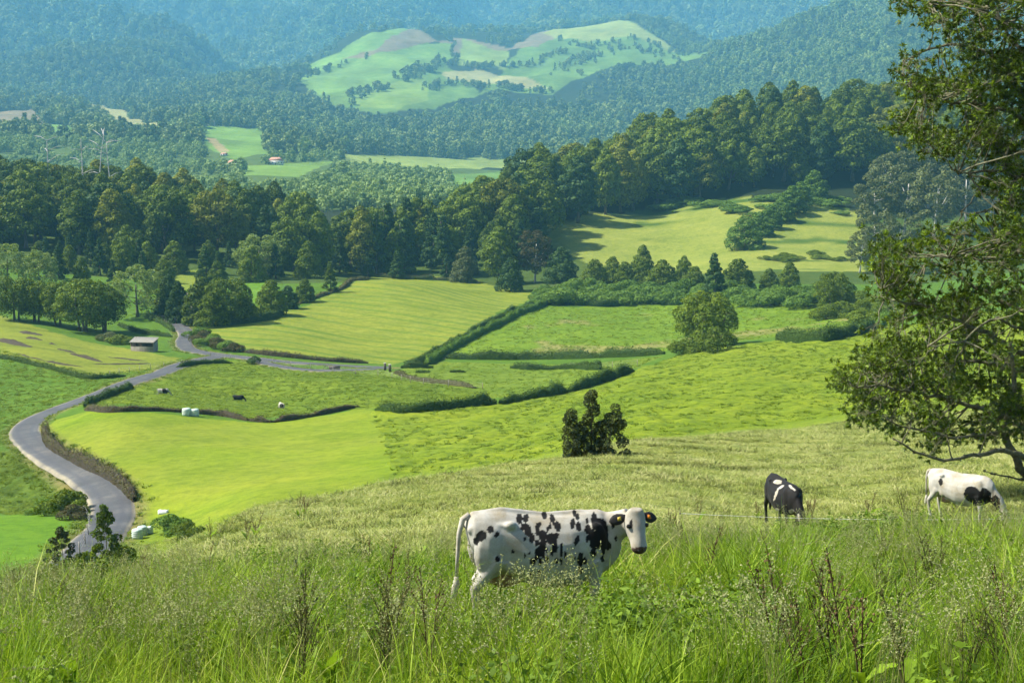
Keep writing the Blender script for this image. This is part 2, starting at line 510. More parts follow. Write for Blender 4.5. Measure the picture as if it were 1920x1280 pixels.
# ---------------------------------------------------------------- ground sheet with its fields
ROADS_PX = {
    'lower': [(120, 1075), (150, 1045), (180, 1015), (205, 985), (213, 955), (192, 915), (145, 882), (90, 852), (56, 826), (47, 806), (66, 786), (110, 767), (170, 745), (230, 722), (285, 704), (330, 688), (380, 674), (415, 667)],
    'upper': [(316, 592), (326, 604), (340, 614), (350, 628), (344, 642), (354, 656), (395, 664), (470, 672), (560, 681), (640, 686), (726, 690)],
    'loop': [(726, 690), (660, 694), (590, 695), (540, 690), (500, 682), (470, 673)],
}
ROADS = {k: hits(v, 60, 700) for k, v in ROADS_PX.items()}
ROAD_W = {'lower': 4.4, 'upper': 4.2, 'loop': 3.0}
TRACK = hits([(352, 604), (354, 580), (352, 562), (353, 550)], 300, 700)

LIME = (0.320, 0.420, 0.040); GREEN = (0.165, 0.345, 0.018); DEEP = (0.085, 0.255, 0.020); OLIVE = (0.330, 0.385, 0.045)
DRY = (0.35, 0.41, 0.12); TALL = (0.10, 0.17, 0.020); WOODF = (0.030, 0.052, 0.018)
FIELDS = [   # name, outline in photo pixels, colour, tuft, search range
    ('left_meadow', [(-60, 640), (60, 672), (180, 700), (290, 690), (280, 705), (170, 745), (60, 790), (30, 810), (-60, 840)], (0.15, 0.30, 0.03), 0.7, (100, 500)),
    ('left_low', [(-60, 960), (160, 970), (175, 990), (130, 1085), (-60, 1100)], (0.17, 0.36, 0.025), 0.35, (70, 300)),
    ('left_bank', [(-60, 845), (20, 845), (60, 870), (120, 895), (165, 930), (165, 968), (-60, 962)], (0.15, 0.25, 0.03), 0.9, (70, 300)),
    ('left_mown', [(-60, 575), (60, 610), (160, 640), (250, 655), (340, 672), (300, 690), (180, 705), (90, 692), (0, 668), (-60, 655)], (0.32, 0.40, 0.05), 0.3, (150, 600)),
    ('lime', [(95, 790), (160, 772), (230, 775), (330, 778), (440, 790), (520, 792), (600, 780), (680, 765), (735, 772), (745, 830), (740, 884), (640, 925), (480, 960), (330, 985), (265, 975), (258, 930), (210, 890), (120, 850), (95, 820)], LIME, 0.22, (70, 400)),
    ('pasture', [(160, 765), (240, 725), (300, 700), (345, 684), (440, 676), (600, 692), (760, 705), (930, 745), (720, 765), (620, 770), (480, 785), (330, 768)], (0.225, 0.345, 0.025), 0.9, (150, 500)),
    ('hill_mown', [(385, 615), (480, 602), (560, 578), (640, 540), (690, 520), (760, 517), (900, 527), (1008, 549), (900, 610), (790, 672), (725, 684), (640, 672), (500, 660), (420, 645)], (0.33, 0.41, 0.050), 0.3, (250, 640)),
    ('far_paddock', [(800, 672), (900, 612), (1000, 575), (1170, 572), (1280, 555), (1560, 555), (1680, 590), (1600, 620), (1450, 632), (1280, 655), (1000, 668)], (0.215, 0.365, 0.025), 0.65, (250, 700)),
    ('strip', [(560, 690), (740, 695), (800, 675), (1240, 668), (1180, 697), (1040, 735), (930, 745), (800, 715)], (0.235, 0.36, 0.035), 0.6, (200, 500)),
    ('terraces', [(700, 775), (930, 757), (1040, 742), (1180, 702), (1300, 655), (1450, 640), (1700, 610), (2100, 560), (2100, 760), (1590, 775), (1200, 822), (1000, 858), (740, 890)], (0.265, 0.385, 0.025), 1.0, (128, 420)),
    ('upper_field', [(968, 436), (1060, 415), (1230, 378), (1440, 368), (1620, 400), (1620, 510), (1350, 515), (1090, 490), (1020, 455)], (0.36, 0.44, 0.085), 0.5, (450, 850)),
    ('gap_field', [(462, 530), (497, 527), (497, 566), (462, 568)], (0.18, 0.38, 0.03), 0.4, (350, 700)),
    ('gap_field2', [(330, 510), (372, 505), (368, 545), (335, 545)], (0.30, 0.40, 0.05), 0.4, (350, 700)),
]
PALE = (0.33, 0.44, 0.12); TAN = (0.50, 0.47, 0.25); MAUVE = (0.33, 0.26, 0.21)
FAR_FIELDS = [
    ('h0', [(560, 152), (600, 122), (690, 78), (770, 48), (900, 50), (1020, 46), (1090, 30), (1180, 34), (1345, 98), (1300, 112), (1180, 120), (1080, 150), (1035, 178), (930, 168), (815, 205), (700, 214), (610, 195)], (0.20, 0.33, 0.085)),
    ('h1', [(575, 125), (640, 97), (770, 50), (778, 72), (700, 98), (640, 120), (585, 135)], (0.25, 0.42, 0.10)),
    ('h2', [(640, 112), (700, 95), (778, 48), (900, 55), (1022, 48), (1045, 66), (1010, 88), (960, 92), (900, 78), (850, 70), (770, 92), (680, 112)], MAUVE),
    ('h3', [(565, 145), (690, 106), (845, 82), (850, 108), (745, 150), (650, 168), (600, 180)], (0.26, 0.42, 0.11)),
    ('h4', [(868, 72), (955, 97), (950, 130), (858, 122)], PALE),
    ('h5', [(650, 190), (720, 160), (800, 145), (802, 188), (745, 205), (690, 203)], (0.30, 0.44, 0.10)),
    ('h6', [(828, 136), (900, 130), (1000, 150), (1030, 168), (930, 158), (838, 148)], TAN),
    ('h7', [(1015, 62), (1090, 30), (1180, 36), (1345, 98), (1290, 98), (1190, 68), (1100, 78), (1040, 72)], (0.40, 0.46, 0.16)),
    ('h8', [(980, 105), (1100, 85), (1120, 110), (1060, 140), (975, 130)], (0.18, 0.30, 0.08)),
    ('v1', [(150, 190), (200, 202), (300, 236), (298, 252), (210, 228)], TAN),
    ('v2', [(380, 240), (490, 238), (502, 288), (440, 300), (385, 275)], (0.24, 0.40, 0.09)),
    ('v2b', [(372, 258), (388, 258), (432, 284), (412, 286)], (0.50, 0.40, 0.25)),
    ('v3', [(70, 232), (140, 236), (140, 256), (68, 252)], (0.24, 0.42, 0.10)),
    ('v4', [(640, 288), (900, 292), (1000, 300), (960, 314), (820, 316), (640, 304)], (0.36, 0.45, 0.13)),
    ('v5', [(840, 326), (1010, 318), (960, 350), (850, 345)], (0.24, 0.42, 0.10)),
    ('v6', [(-40, 222), (60, 204), (80, 232), (20, 240)], (0.34, 0.27, 0.22)),
    ('v7', [(455, 312), (560, 306), (640, 300), (560, 332), (455, 330)], (0.26, 0.42, 0.10)),
]
for i, f in enumerate(FIELDS): FIELDS[i] = (*f, hits(f[1], *f[4]))
FAR_POLY = [(n, hits(P, 900, stretch(2640)), c) for n, P, c in FAR_FIELDS]
DRY_POLY = hits([(330, 1012), (480, 950), (740, 907), (960, 874), (1200, 832), (1440, 808), (1600, 790)], 20, 118)


def zone_of(x, y):
    """index of the field each ground point lies in, -1 none"""
    zid = np.full(np.shape(x), -1)
    for i, f in enumerate(FIELDS):
        s = (y > f[4][0] * 0.9) & (y < f[4][1])
        zid[s] = np.where(inpoly(f[5], x[s], y[s]), i, zid[s])
    return zid


def tall_limit(u):
    """distance at which the uncut grass gives way to the mown slope"""
    return np.interp(u, [-0.4, -0.27, -0.20, -0.1, -0.03, 0.05, 0.12, 0.20, 0.30, 0.4], [34, 34, 31, 29, 30, 32, 35, 38, 39, 40])


def zone_name_mask(name, x, y):
    f = [f for f in FIELDS if f[0] == name][0]
    return inpoly(f[5], x, y)


def build_ground():
    rows = np.concatenate([np.linspace(math.log(1.2), math.log(40), 110, endpoint=False), np.linspace(math.log(40), math.log(140), 190, endpoint=False), np.linspace(math.log(140), math.log(620), 400, endpoint=False), np.linspace(math.log(620), math.log(1600), 90, endpoint=False), np.linspace(math.log(1600), math.log(5200), 240, endpoint=False), np.linspace(math.log(5200), math.log(13500), 90)])
    us = np.concatenate([np.linspace(-0.72, -0.40, 40, endpoint=False), np.linspace(-0.40, 0.40, 570, endpoint=False), np.linspace(0.40, 0.72, 40)])
    Vg, Ug = np.meshgrid(rows, us, indexing='ij')
    y = np.exp(Vg).ravel(); x = (Ug.ravel() * y)
    zz = height(x, y)
    n = len(x)
    col = np.zeros((n, 3)); tuft = np.full(n, 0.6)
    u = x / y
    near = y < 118
    # default colours by distance band
    col[:] = (0.13, 0.27, 0.025)
    col[y > 500] = (0.10, 0.17, 0.03)
    bw = (y > 112) & (y < 150)
    col[bw] = (0.25, 0.37, 0.03)
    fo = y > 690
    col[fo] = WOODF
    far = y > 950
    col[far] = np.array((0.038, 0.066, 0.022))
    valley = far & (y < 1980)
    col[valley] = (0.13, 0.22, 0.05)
    # fields with soft noisy edges
    jx = x + 1.2 * pnoise(x * 0.15, y * 0.15) * np.clip(y / 250, 0.3, 1.5); jy = y + 1.2 * pnoise(x * 0.15 + 40, y * 0.15) * np.clip(y / 250, 0.3, 1.5)
    zid = zone_of(jx, np.maximum(jy, 1))
    for i, f in enumerate(FIELDS):
        s = zid == i
        col[s] = f[2]; tuft[s] = f[3]
    # cut swaths and wear, following the fields' own mowing rows
    s = zid == [f[0] for f in FIELDS].index('hill_mown')
    ph = (y[s] * 0.85 + x[s] * 0.45 + 0.0035 * (x[s] + 60) ** 2 + 4 * pnoise(x[s] * 0.02, y[s] * 0.02)) / 8.5
    st = np.clip(np.sin(ph * 2 * np.pi) * 1.4 - 0.55 + 0.9 * pnoise(x[s] * 0.03, ph * 2), 0, 1)
    col[s] = col[s] * (1 - st[:, None] * np.array((0.42, 0.20, 0.3)))
    s = zid == [f[0] for f in FIELDS].index('left_mown')
    st = np.clip(pnoise(x[s] * 0.02, (y[s] + 0.3 * x[s]) * 0.2), 0, 1)
    col[s] = col[s] * (1 - st[:, None] * 0.25)
    s = zid == [f[0] for f in FIELDS].index('lime')
    st = np.clip(fbm(x[s] * 0.03, y[s] * 0.03, 3) * 0.9 + 0.25, 0, 1)
    col[s] = col[s] * (1 - st[:, None]) + np.array((0.26, 0.41, 0.018)) * st[:, None]
    # trodden cattle terraces on the right-hand slope
    s = zid == [f[0] for f in FIELDS].index('terraces')
    mz = macro(x[s], y[s])
    edge = sstep(0.0, 1.0, np.clip((y[s] - 132) / 20, 0, 1))
    t1 = pnoise(mz * 1.15 + 1.5 * pnoise(x[s] * 0.05, y[s] * 0.05), x[s] * 0.07 + 5) + 0.6 * pnoise(mz * 2.3, x[s] * 0.14) + 0.5 * pnoise(x[s] * 0.5, y[s] * 0.35)
    zz[s] += 0.40 * t1 * edge
    dk = np.clip(-t1 * 0.8 - 0.2, 0, 0.6) * edge
    col[s] = col[s] * (1 - dk[:, None] * np.array((0.25, 0.18, 0.2)))
    lf = sstep(-0.35, 0.3, fbm(x[s] * 0.02, y[s] * 0.02, 2))
    col[s] = col[s] * (1 - 0.25 * lf[:, None]) + np.array((0.30, 0.40, 0.02)) * 0.25 * lf[:, None]
    for nm, am in (('pasture', 0.16), ('far_paddock', 0.16), ('strip', 0.1), ('left_meadow', 0.14), ('left_bank', 0.3)):
        s = zid == [f[0] for f in FIELDS].index(nm)
        t1 = pnoise(x[s] * 0.42, y[s] * 0.25) + 0.6 * pnoise(x[s] * 0.9, y[s] * 0.4)
        zz[s] += am * t1
        dk = np.clip(t1 * 0.6, 0, 0.7)
        col[s] = col[s] * (1 - dk[:, None] * np.array((0.35, 0.22, 0.3)))
    # worn pale patches
    s = zid == [f[0] for f in FIELDS].index('far_paddock')
    wp = sstep(0.25, 0.6, fbm(x[s] * 0.05, y[s] * 0.03 + 3, 3) + 0.9 * np.exp(-((y[s] - 352) / 14) ** 2) - 0.25)
    col[s] = col[s] * (1 - wp[:, None]) + np.array((0.36, 0.38, 0.12)) * wp[:, None]
    # upper field: olive, with scrubby green belts
    s = zid == [f[0] for f in FIELDS].index('upper_field')
    sc = sstep(0.2, 0.45, fbm(x[s] * 0.02, y[s] * 0.045, 3) + 0.8 * sstep(690, 740, y[s]) + 0.35 * sstep(90, 120, x[s]) - 0.45)
    col[s] = col[s] * (1 - sc[:, None]) + np.array((0.10, 0.20, 0.03)) * sc[:, None]
    # near slope: uncut grass and, beyond it, the mown dry slope
    tl = tall_limit(u) + 1.5 * pnoise(x * 0.3, y * 0.3)
    a = near & (y <= tl) & (zid < 0)
    col[a] = TALL; tuft[a] = 1
    b = near & (y > tl) & (zid < 0)
    dd = fbm(x[b] * 0.12, y[b] * 0.09, 3)
    k = sstep(-0.25, 0.45, dd)[:, None]
    col[b] = np.array(DRY) * (1 - k) + np.array((0.27, 0.33, 0.06)) * k
    tuft[b] = 1.0
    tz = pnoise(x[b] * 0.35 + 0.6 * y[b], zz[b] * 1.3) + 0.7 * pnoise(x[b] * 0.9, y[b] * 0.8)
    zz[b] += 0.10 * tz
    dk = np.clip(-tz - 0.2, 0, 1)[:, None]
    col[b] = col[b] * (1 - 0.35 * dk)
    # far fields
    for nme, poly, c in FAR_POLY:
        s = (y > 900)
        ii = np.where(s)[0]
        q = inpoly(poly, x[ii], y[ii])
        col[ii[q]] = np.array(c) * np.array((1.0, 1.08, 0.85)) * (1 + 0.30 * fbm(x[ii[q]] * 0.012, y[ii[q]] * 0.006, 3))[:, None]; tuft[ii[q]] = 0.6
    # roads sit in the ground
    for k, L in ROADS.items():
        s = np.where((y > 95) & (y < 480))[0]
        d = dist_line(L, x[s], y[s])
        hw = ROAD_W[k] / 2
        zz[s] = np.where(d < hw + 1.2, macro(x[s], y[s]) + detail(x[s], y[s]) - 0.22 * (1 - sstep(hw - 0.6, hw + 0.4, d)), zz[s])
        g = sstep(hw + 2.2, hw + 0.2, d)[:, None] * 0.8
        vc = np.array((0.30, 0.27, 0.12)) + 0.06 * pnoise(x[s] * 0.2, y[s] * 0.2)[:, None]
        col[s] = col[s] * (1 - g) + vc * g
    s = np.where((y > 330) & (y < 640))[0]
    g = sstep(2.2, 1.0, dist_line(TRACK, x[s], y[s]))[:, None]
    col[s] = col[s] * (1 - g) + np.array((0.26, 0.21, 0.13)) * g
    col *= np.array((0.52, 0.51, 0.50))
    V = np.c_[x, y, zz]
    nr, nu = len(rows), len(us)
    i = np.arange(nr - 1)[:, None] * nu + np.arange(nu - 1)[None]
    Q = np.stack([i, i + 1, i + 1 + nu, i + nu], -1).reshape(-1, 4)
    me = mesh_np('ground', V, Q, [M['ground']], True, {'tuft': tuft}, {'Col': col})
    o = obj('ground', me)
    tag(o, 'rolling green valley floor with fields, slopes and far wooded mountains', 'ground', kind='structure')


build_ground()


def ribbon(name, L, width, mat, lift, label, step=1.5, nacr=9, cat='road'):
    C = resample(L, step)
    # round the polyline corners
    for _ in range(6): C[1:-1] = 0.25 * C[:-2] + 0.5 * C[1:-1] + 0.25 * C[2:]
    T = np.gradient(C, axis=0); T /= np.linalg.norm(T, axis=1)[:, None]
    Nn = np.c_[-T[:, 1], T[:, 0]]
    a = np.r_[-1.14, np.linspace(-1, 1, nacr - 2), 1.14]
    wob = 1 + 0.08 * pnoise(np.arange(len(C)) * 0.21, np.zeros(len(C)))
    P = C[:, None, :] + Nn[:, None, :] * (a[None, :, None] * width / 2 * wob[:, None, None])
    zc = height(C[:, 0], C[:, 1])
    for _ in range(8): zc[1:-1] = 0.25 * zc[:-2] + 0.5 * zc[1:-1] + 0.25 * zc[2:]
    Z = np.repeat(zc[:, None], nacr, 1) * 0.5 + 0.5 * height(P[..., 0], P[..., 1]) + lift + 0.05 * (1 - a[None] ** 2) - 0.30 * (np.abs(a) > 1.05)[None]
    V = np.c_[P.reshape(-1, 2), Z.ravel()]
    m_ = len(C)
    i = np.arange(m_ - 1)[:, None] * nacr + np.arange(nacr - 1)[None]
    Q = np.stack([i, i + 1, i + 1 + nacr, i + nacr], -1).reshape(-1, 4)
    o = obj(name, mesh_np(name, V, Q, [mat], True, {'across': np.tile(a, m_)}))
    return tag(o, label, cat, kind='structure')


ribbon('road', ROADS['lower'], ROAD_W['lower'], M['road'], 0.10, 'grey asphalt lane curving round the bend at the lower left', cat='road')
ribbon('road', ROADS['upper'], ROAD_W['upper'], M['road'], 0.106, 'grey asphalt lane running below the mown hill to the gate')
ribbon('road', ROADS['loop'], ROAD_W['loop'], M['road'], 0.112, 'narrow pull-in of asphalt beside the lane below the mown hill')
ribbon('track', TRACK, 2.4, M['track'], 0.25, 'brown dirt track climbing between trees from the lane', cat='track')

# ---------------------------------------------------------------- the air of the valley
mb = MB(); mb.box((0, 6800, 457.5), (22000, 14400, 1085))
hz = mb.build('haze', [])
m, nt, out = nodes_of('blue_air')
pv = N(nt, 'ShaderNodeVolumePrincipled')
pv.inputs['Color'].default_value = (0.23, 0.65, 1.0, 1)
pv.inputs['Density'].default_value = HAZE_DENSITY = 0.00011
pv.inputs['Anisotropy'].default_value = 0.0
nt.links.new(pv.outputs[0], out.inputs['Volume'])
hz.data.materials.append(m)
tag(hz, 'thin blue haze filling the valley before the mountains', 'haze', kind='stuff')

# ---------------------------------------------------------------- foliage building
def cards_np(C, Nrm, size, rng, aspect=0.6, fold=0.0):
    """diamond leaf faces: centre, normal, half length"""
    n = len(C)
    r = rng.normal(size=(n, 3))
    t = np.cross(Nrm, r); t /= np.linalg.norm(t, axis=1)[:, None] + 1e-9
    b = np.cross(Nrm, t)
    s = size[:, None]
    V = np.stack([C - t * s, C - b * s * aspect - Nrm * s * fold, C + t * s, C + b * s * aspect - Nrm * s * fold], 1).reshape(-1, 3)
    Q = np.arange(4 * n).reshape(n, 4)
    return V, Q


def unit(n, rng):
    d = rng.normal(size=(n, 3))
    return d / np.linalg.norm(d, axis=1)[:, None]


def sublobes(L, k, f, rng):
    out = []
    for c in L:
        d = unit(k, rng); d[:, 2] = np.abs(d[:, 2]) * 0.9 - 0.25
        r = c[3:6]
        for q in d:
            s = f * (0.75 + 0.5 * rng.random())
            out.append(np.r_[c[:3] + q * r * 0.78, r * s])
    return np.array(out)


def crown_mesh(name, L, ncards, size, mat, rng, inner=0.12, spread=0.55, low=0.35, aspect=0.62):
    """L rows: cx cy cz rx ry rz - many small leaf sprays on and in the lobes"""
    L = np.asarray(L, float)
    w = (L[:, 3] * L[:, 5]); w = w / w.sum()
    idx = rng.choice(len(L), int(ncards * 2.2), p=w)
    d = unit(len(idx), rng)
    keep = (d[:, 2] > -0.25) | (rng.random(len(idx)) < low)
    idx, d = idx[keep], d[keep]
    rr = np.where(rng.random(len(idx)) < inner, 0.3 + 0.6 * rng.random(len(idx)), 0.84 + 0.22 * rng.random(len(idx)))
    P = L[idx, :3] + d * L[idx, 3:6] * rr[:, None]
    # drop what is buried in another lobe
    ok = np.ones(len(P), bool)
    for l in L:
        q = (((P - l[:3]) / l[3:6]) ** 2).sum(1)
        ok &= (q > 0.55) | (rng.random(len(P)) < 0.12)
    P, d = P[ok][:ncards], d[ok][:ncards]
    n = d + spread * rng.normal(size=d.shape); n /= np.linalg.norm(n, axis=1)[:, None]
    s = size * (0.6 + 0.8 * rng.random(len(P)))
    V, Q = cards_np(P, n, s, rng, aspect, 0.18)
    v = np.repeat(np.clip(0.5 + 0.28 * rng.normal(size=len(P)), 0, 1), 4)
    return mesh_np(name, V, Q, [mat], False, {'v': v})


def trunk_mesh(name, h, r, mat, rng, limbs=4, spread=2.5, top=0.75, multi=1):
    mb = MB()
    for q in range(multi):
        off = rng.normal(size=2) * (0.0 if multi == 1 else r * 2.2)
        lean = rng.normal(size=2) * 0.04 * h + off * 1.5
        t = np.linspace(0, 1, 6)
        P = np.c_[off[0] + lean[0] * t + 0.1 * r * np.sin(t * 5), off[1] + lean[1] * t, -0.4 + t * h * top]
        rad = r * (1 - 0.75 * t); rad[0] *= 1.35
        mb.tube(P, rad, 7)
        for k in range(limbs):
            i = rng.integers(2, 5); a = rng.random() * 6.283
            e = P[i] + np.array((math.cos(a) * spread, math.sin(a) * spread, h * 0.22 * (0.7 + 0.6 * rng.random())))
            mid = (P[i] + e) / 2 + np.array((0, 0, -0.05 * h))
            mb.tube([P[i], mid, e], [rad[i] * 0.6, rad[i] * 0.4, rad[i] * 0.12], 5)
    return mb.mesh(name, [mat], True)


M['leaf_ridge'] = leaf_mat('ridge_foliage', (0.018, 0.046, 0.006), (0.200, 0.285, 0.025), 0.28, var=0.45)
M['leaf_ridge2'] = leaf_mat('olive_foliage', (0.045, 0.070, 0.008), (0.32, 0.36, 0.035), 0.3, var=0.4)  # lighter olive leaf colour, given to some wood trees at random
M['leaf_dark'] = leaf_mat('dark_conifer_foliage', (0.020, 0.055, 0.018), (0.085, 0.150, 0.032), 0.15, var=0.4)
M['leaf_mid'] = leaf_mat('green_foliage', (0.030, 0.064, 0.007), (0.200, 0.280, 0.024), 0.25, var=0.35)
M['leaf_pale'] = leaf_mat('pale_spring_foliage', (0.125, 0.200, 0.050), (0.34, 0.43, 0.13), 0.35, var=0.3)
M['leaf_shrub'] = leaf_mat('shrub_foliage', (0.050, 0.115, 0.015), (0.190, 0.310, 0.045), 0.25, var=0.35)
M['leaf_hedge'] = leaf_mat('hedge_foliage', (0.020, 0.048, 0.010), (0.095, 0.160, 0.025), 0.2, var=0.2)
M['leaf_hedge_dry'] = leaf_mat('bank_foliage', (0.040, 0.042, 0.014), (0.150, 0.145, 0.050), 0.15, var=0.3)
M['leaf_grey'] = leaf_mat('grey_green_foliage', (0.065, 0.090, 0.032), (0.200, 0.230, 0.085), 0.2, var=0.3)
M['leaf_brown'] = leaf_mat('bronze_foliage', (0.040, 0.045, 0.018), (0.110, 0.105, 0.042), 0.2, var=0.3)
M['leaf_far'] = leaf_mat('far_forest_foliage', (0.045, 0.090, 0.030), (0.240, 0.310, 0.090), 0.15, var=0.75)
M['leaf_far_pale'] = leaf_mat('valley_wood_foliage', (0.11, 0.20, 0.055), (0.32, 0.43, 0.14), 0.25, var=0.65)


def lobes_profile(n, h0, h, prof, rng, r0, r1, push=0.62, flat=0.85):
    L = []
    for k in range(n):
        t = (k + rng.random()) / n
        R = prof(t); a = k * 2.399 + rng.random() * 0.8
        rr = (r0 + (r1 - r0) * rng.random()) * (0.55 + 0.45 * R / max(prof(0.3), 0.1))
        q = max(R - rr * 0.6, 0) * (push + 0.5 * rng.random() * (1 - push) + 0.2)
        L.append((q * math.cos(a), q * math.sin(a), h0 + t * (h - h0 - rr * 0.5), rr, rr, rr * flat))
    return np.array(L)


PROTO = {}


def proto(kind, seed, trunk, crown):
    PROTO.setdefault(kind, []).append((trunk, crown))


def make_protos():
    for s in range(5):      # tall rounded ridge trees, 22 m
        rng = np.random.default_rng(100 + s)
        w = 5.3 + 0.9 * rng.random()
        pr = lambda t, w=w: w * (0.55 + 0.45 * min(1, t * 3)) * max(0.02, 1 - t ** (1.9 + 0.4 * s / 4)) ** 0.6
        L = lobes_profile(26, 3.5, 22, pr, rng, 2.0, 3.3)
        L = np.concatenate([L, sublobes(L, 4, 0.48, rng)])
        proto('ridge', s, trunk_mesh('trunk', 20, 0.45, M['bark'], rng, 4, 2.0, 0.9), crown_mesh('crown', L, 6500, 0.40, M['leaf_ridge'], rng, 0.05, 0.36))
    for s in range(3):      # broad domed trees, 15 m
        rng = np.random.default_rng(200 + s)
        L = lobes_profile(24, 4.0, 15, lambda t: 6.5 * (1 - (abs(t - 0.35) / 0.66) ** 2.2) ** 0.5 if abs(t - 0.35) < 0.65 else 1.0, rng, 1.6, 2.7)
        L = np.concatenate([L, sublobes(L, 4, 0.48, rng)])
        proto('dome', s, trunk_mesh('trunk', 13, 0.45, M['bark'], rng, 5, 3.5, 0.7), crown_mesh('crown', L, 6500, 0.34, M['leaf_ridge'], rng, 0.06, 0.36))
    for s in range(3):      # pointed dark conifers, 14 m
        rng = np.random.default_rng(300 + s)
        L = lobes_profile(30, 0.8, 14, lambda t: 3.3 * (1 - t) ** 0.8 + 0.25, rng, 0.8, 1.4, 0.75, 0.7)
        L = np.concatenate([L, sublobes(L, 3, 0.5, rng)])
        proto('conifer', s, trunk_mesh('trunk', 14, 0.3, M['bark'], rng, 0, 1, 0.92), crown_mesh('crown', L, 5000, 0.27, M['leaf_dark'], rng, 0.1, 0.55))
    for s in range(3):      # bushy small conifers, brighter, 9 m
        rng = np.random.default_rng(350 + s)
        L = lobes_profile(26, 0.2, 9, lambda t: 3.3 * (1 - t ** 2.0) ** 0.75 + 0.25, rng, 1.0, 1.8, 0.7, 0.85)
        L = np.concatenate([L, sublobes(L, 4, 0.5, rng)])
        proto('bushy', s, trunk_mesh('trunk', 8, 0.22, M['bark'], rng, 0, 1, 0.9), crown_mesh('crown', L, 6000, 0.22, M['leaf_mid'], rng, 0.08, 0.5))
    for s in range(3):      # pale loose broadleaf, 13 m
        rng = np.random.default_rng(400 + s)
        L = lobes_profile(24, 2.5, 13, lambda t: 6.0 * (1 - (abs(t - 0.4) / 0.62) ** 2) ** 0.5 if abs(t - 0.4) < 0.61 else 1.2, rng, 1.1, 2.0)
        L = np.concatenate([L, sublobes(L, 4, 0.5, rng)])
        proto('pale', s, trunk_mesh('trunk', 12, 0.35, M['bark'], rng, 7, 3.8, 0.72), crown_mesh('crown', L, 5200, 0.24, M['leaf_pale'], rng, 0.25, 0.9, 0.6))
    for s in range(3):      # field trees with open stems, 11 m
        rng = np.random.default_rng(500 + s)
        L = lobes_profile(32, 2.3, 11, lambda t: 5.2 * (1 - (abs(t - 0.45) / 0.6) ** 2.2) ** 0.5 if abs(t - 0.45) < 0.58 else 1.2, rng, 1.3, 2.1)
        L = np.concatenate([L, sublobes(L, 4, 0.46, rng)])
        proto('field', s, trunk_mesh('trunk', 10, 0.28, M['bark'], rng, 4, 3.0, 0.75, 3), crown_mesh('crown', L, 9500, 0.21, M['leaf_mid'], rng, 0.1, 0.5))
    for s in range(4):      # shrubs, 3 m
        rng = np.random.default_rng(600 + s)
        L = []
        for k in range(11):
            a = rng.random() * 6.28; q = 2.0 * rng.random() ** 0.6; r = 0.6 + 0.6 * rng.random()
            L.append((q * math.cos(a), q * math.sin(a), 0.5 + 1.5 * rng.random() * (1 - q / 3), r, r, r * 0.85))
        L = np.array(L); L = np.concatenate([L, sublobes(L, 5, 0.45, rng)])
        proto('shrub', s, trunk_mesh('stem', 2, 0.09, M['bark'], rng, 3, 0.7, 0.8), crown_mesh('foliage', L, 5000, 0.11, M['leaf_shrub'], rng, 0.08, 0.55))
    for s in range(2):      # grey-green gums at the right
        rng = np.random.default_rng(700 + s)
        L = lobes_profile(24, 5.0, 20, lambda t: 6.5 * (1 - (abs(t - 0.5) / 0.62) ** 2) ** 0.5 if abs(t - 0.5) < 0.6 else 1.5, rng, 1.3, 2.2)
        L = np.concatenate([L, sublobes(L, 4, 0.5, rng)])
        proto('gum', s, trunk_mesh('trunk', 19, 0.4, M['bark_pale'], rng, 6, 4.0, 0.8), crown_mesh('crown', L, 7000, 0.30, M['leaf_grey'], rng, 0.2, 0.75))


make_protos()
HEIGHT = {'ridge': 22, 'dome': 15, 'conifer': 14, 'bushy': 9, 'pale': 13, 'field': 11, 'shrub': 3, 'gum': 20}
KIND_NAME = {'ridge': 'evergreen_tree', 'dome': 'domed_tree', 'conifer': 'conifer_tree', 'bushy': 'conifer_tree', 'pale': 'broadleaf_tree', 'field': 'broadleaf_tree', 'shrub': 'shrub', 'gum': 'gum_tree'}
KIND_CAT = {'shrub': 'shrub'}
RT = np.random.default_rng(77)


def plant(kind, x, y, h, label, group=None, wide=1.0, var=None, sink=0.0, name=None, mat=None):
    P = PROTO[kind]
    tr, cr = P[int(RT.integers(len(P))) if var is None else var % len(P)]
    t = empty(name or KIND_NAME[kind], (float(x), float(y), float(height(x, y)) - sink), RT.random() * 6.283)
    s = h / HEIGHT[kind]
    t.scale = (s * wide, s * wide, s)
    a = bpy.data.objects.new(tr.name.split('.')[0], tr); b = bpy.data.objects.new(cr.name.split('.')[0], cr)
    for o in (a, b):
        COL.objects.link(o); o.parent = t
    if mat is not None:
        b.material_slots[0].link = 'OBJECT'; b.material_slots[0].material = mat
    return tag(t, label, KIND_CAT.get(kind, 'tree'), group)


def plant_px(kind, px, base, top, label, group=None, wide=1.0, rng=(60, 900), **kw):
    """tree standing where picture point (px, base) meets the ground, as tall as it shows"""
    p = hit(px, base, *rng)
    h = (base - top) / FPX * p[1] * 1.0
    return plant(kind, p[0], p[1], h, label, group, wide, **kw)


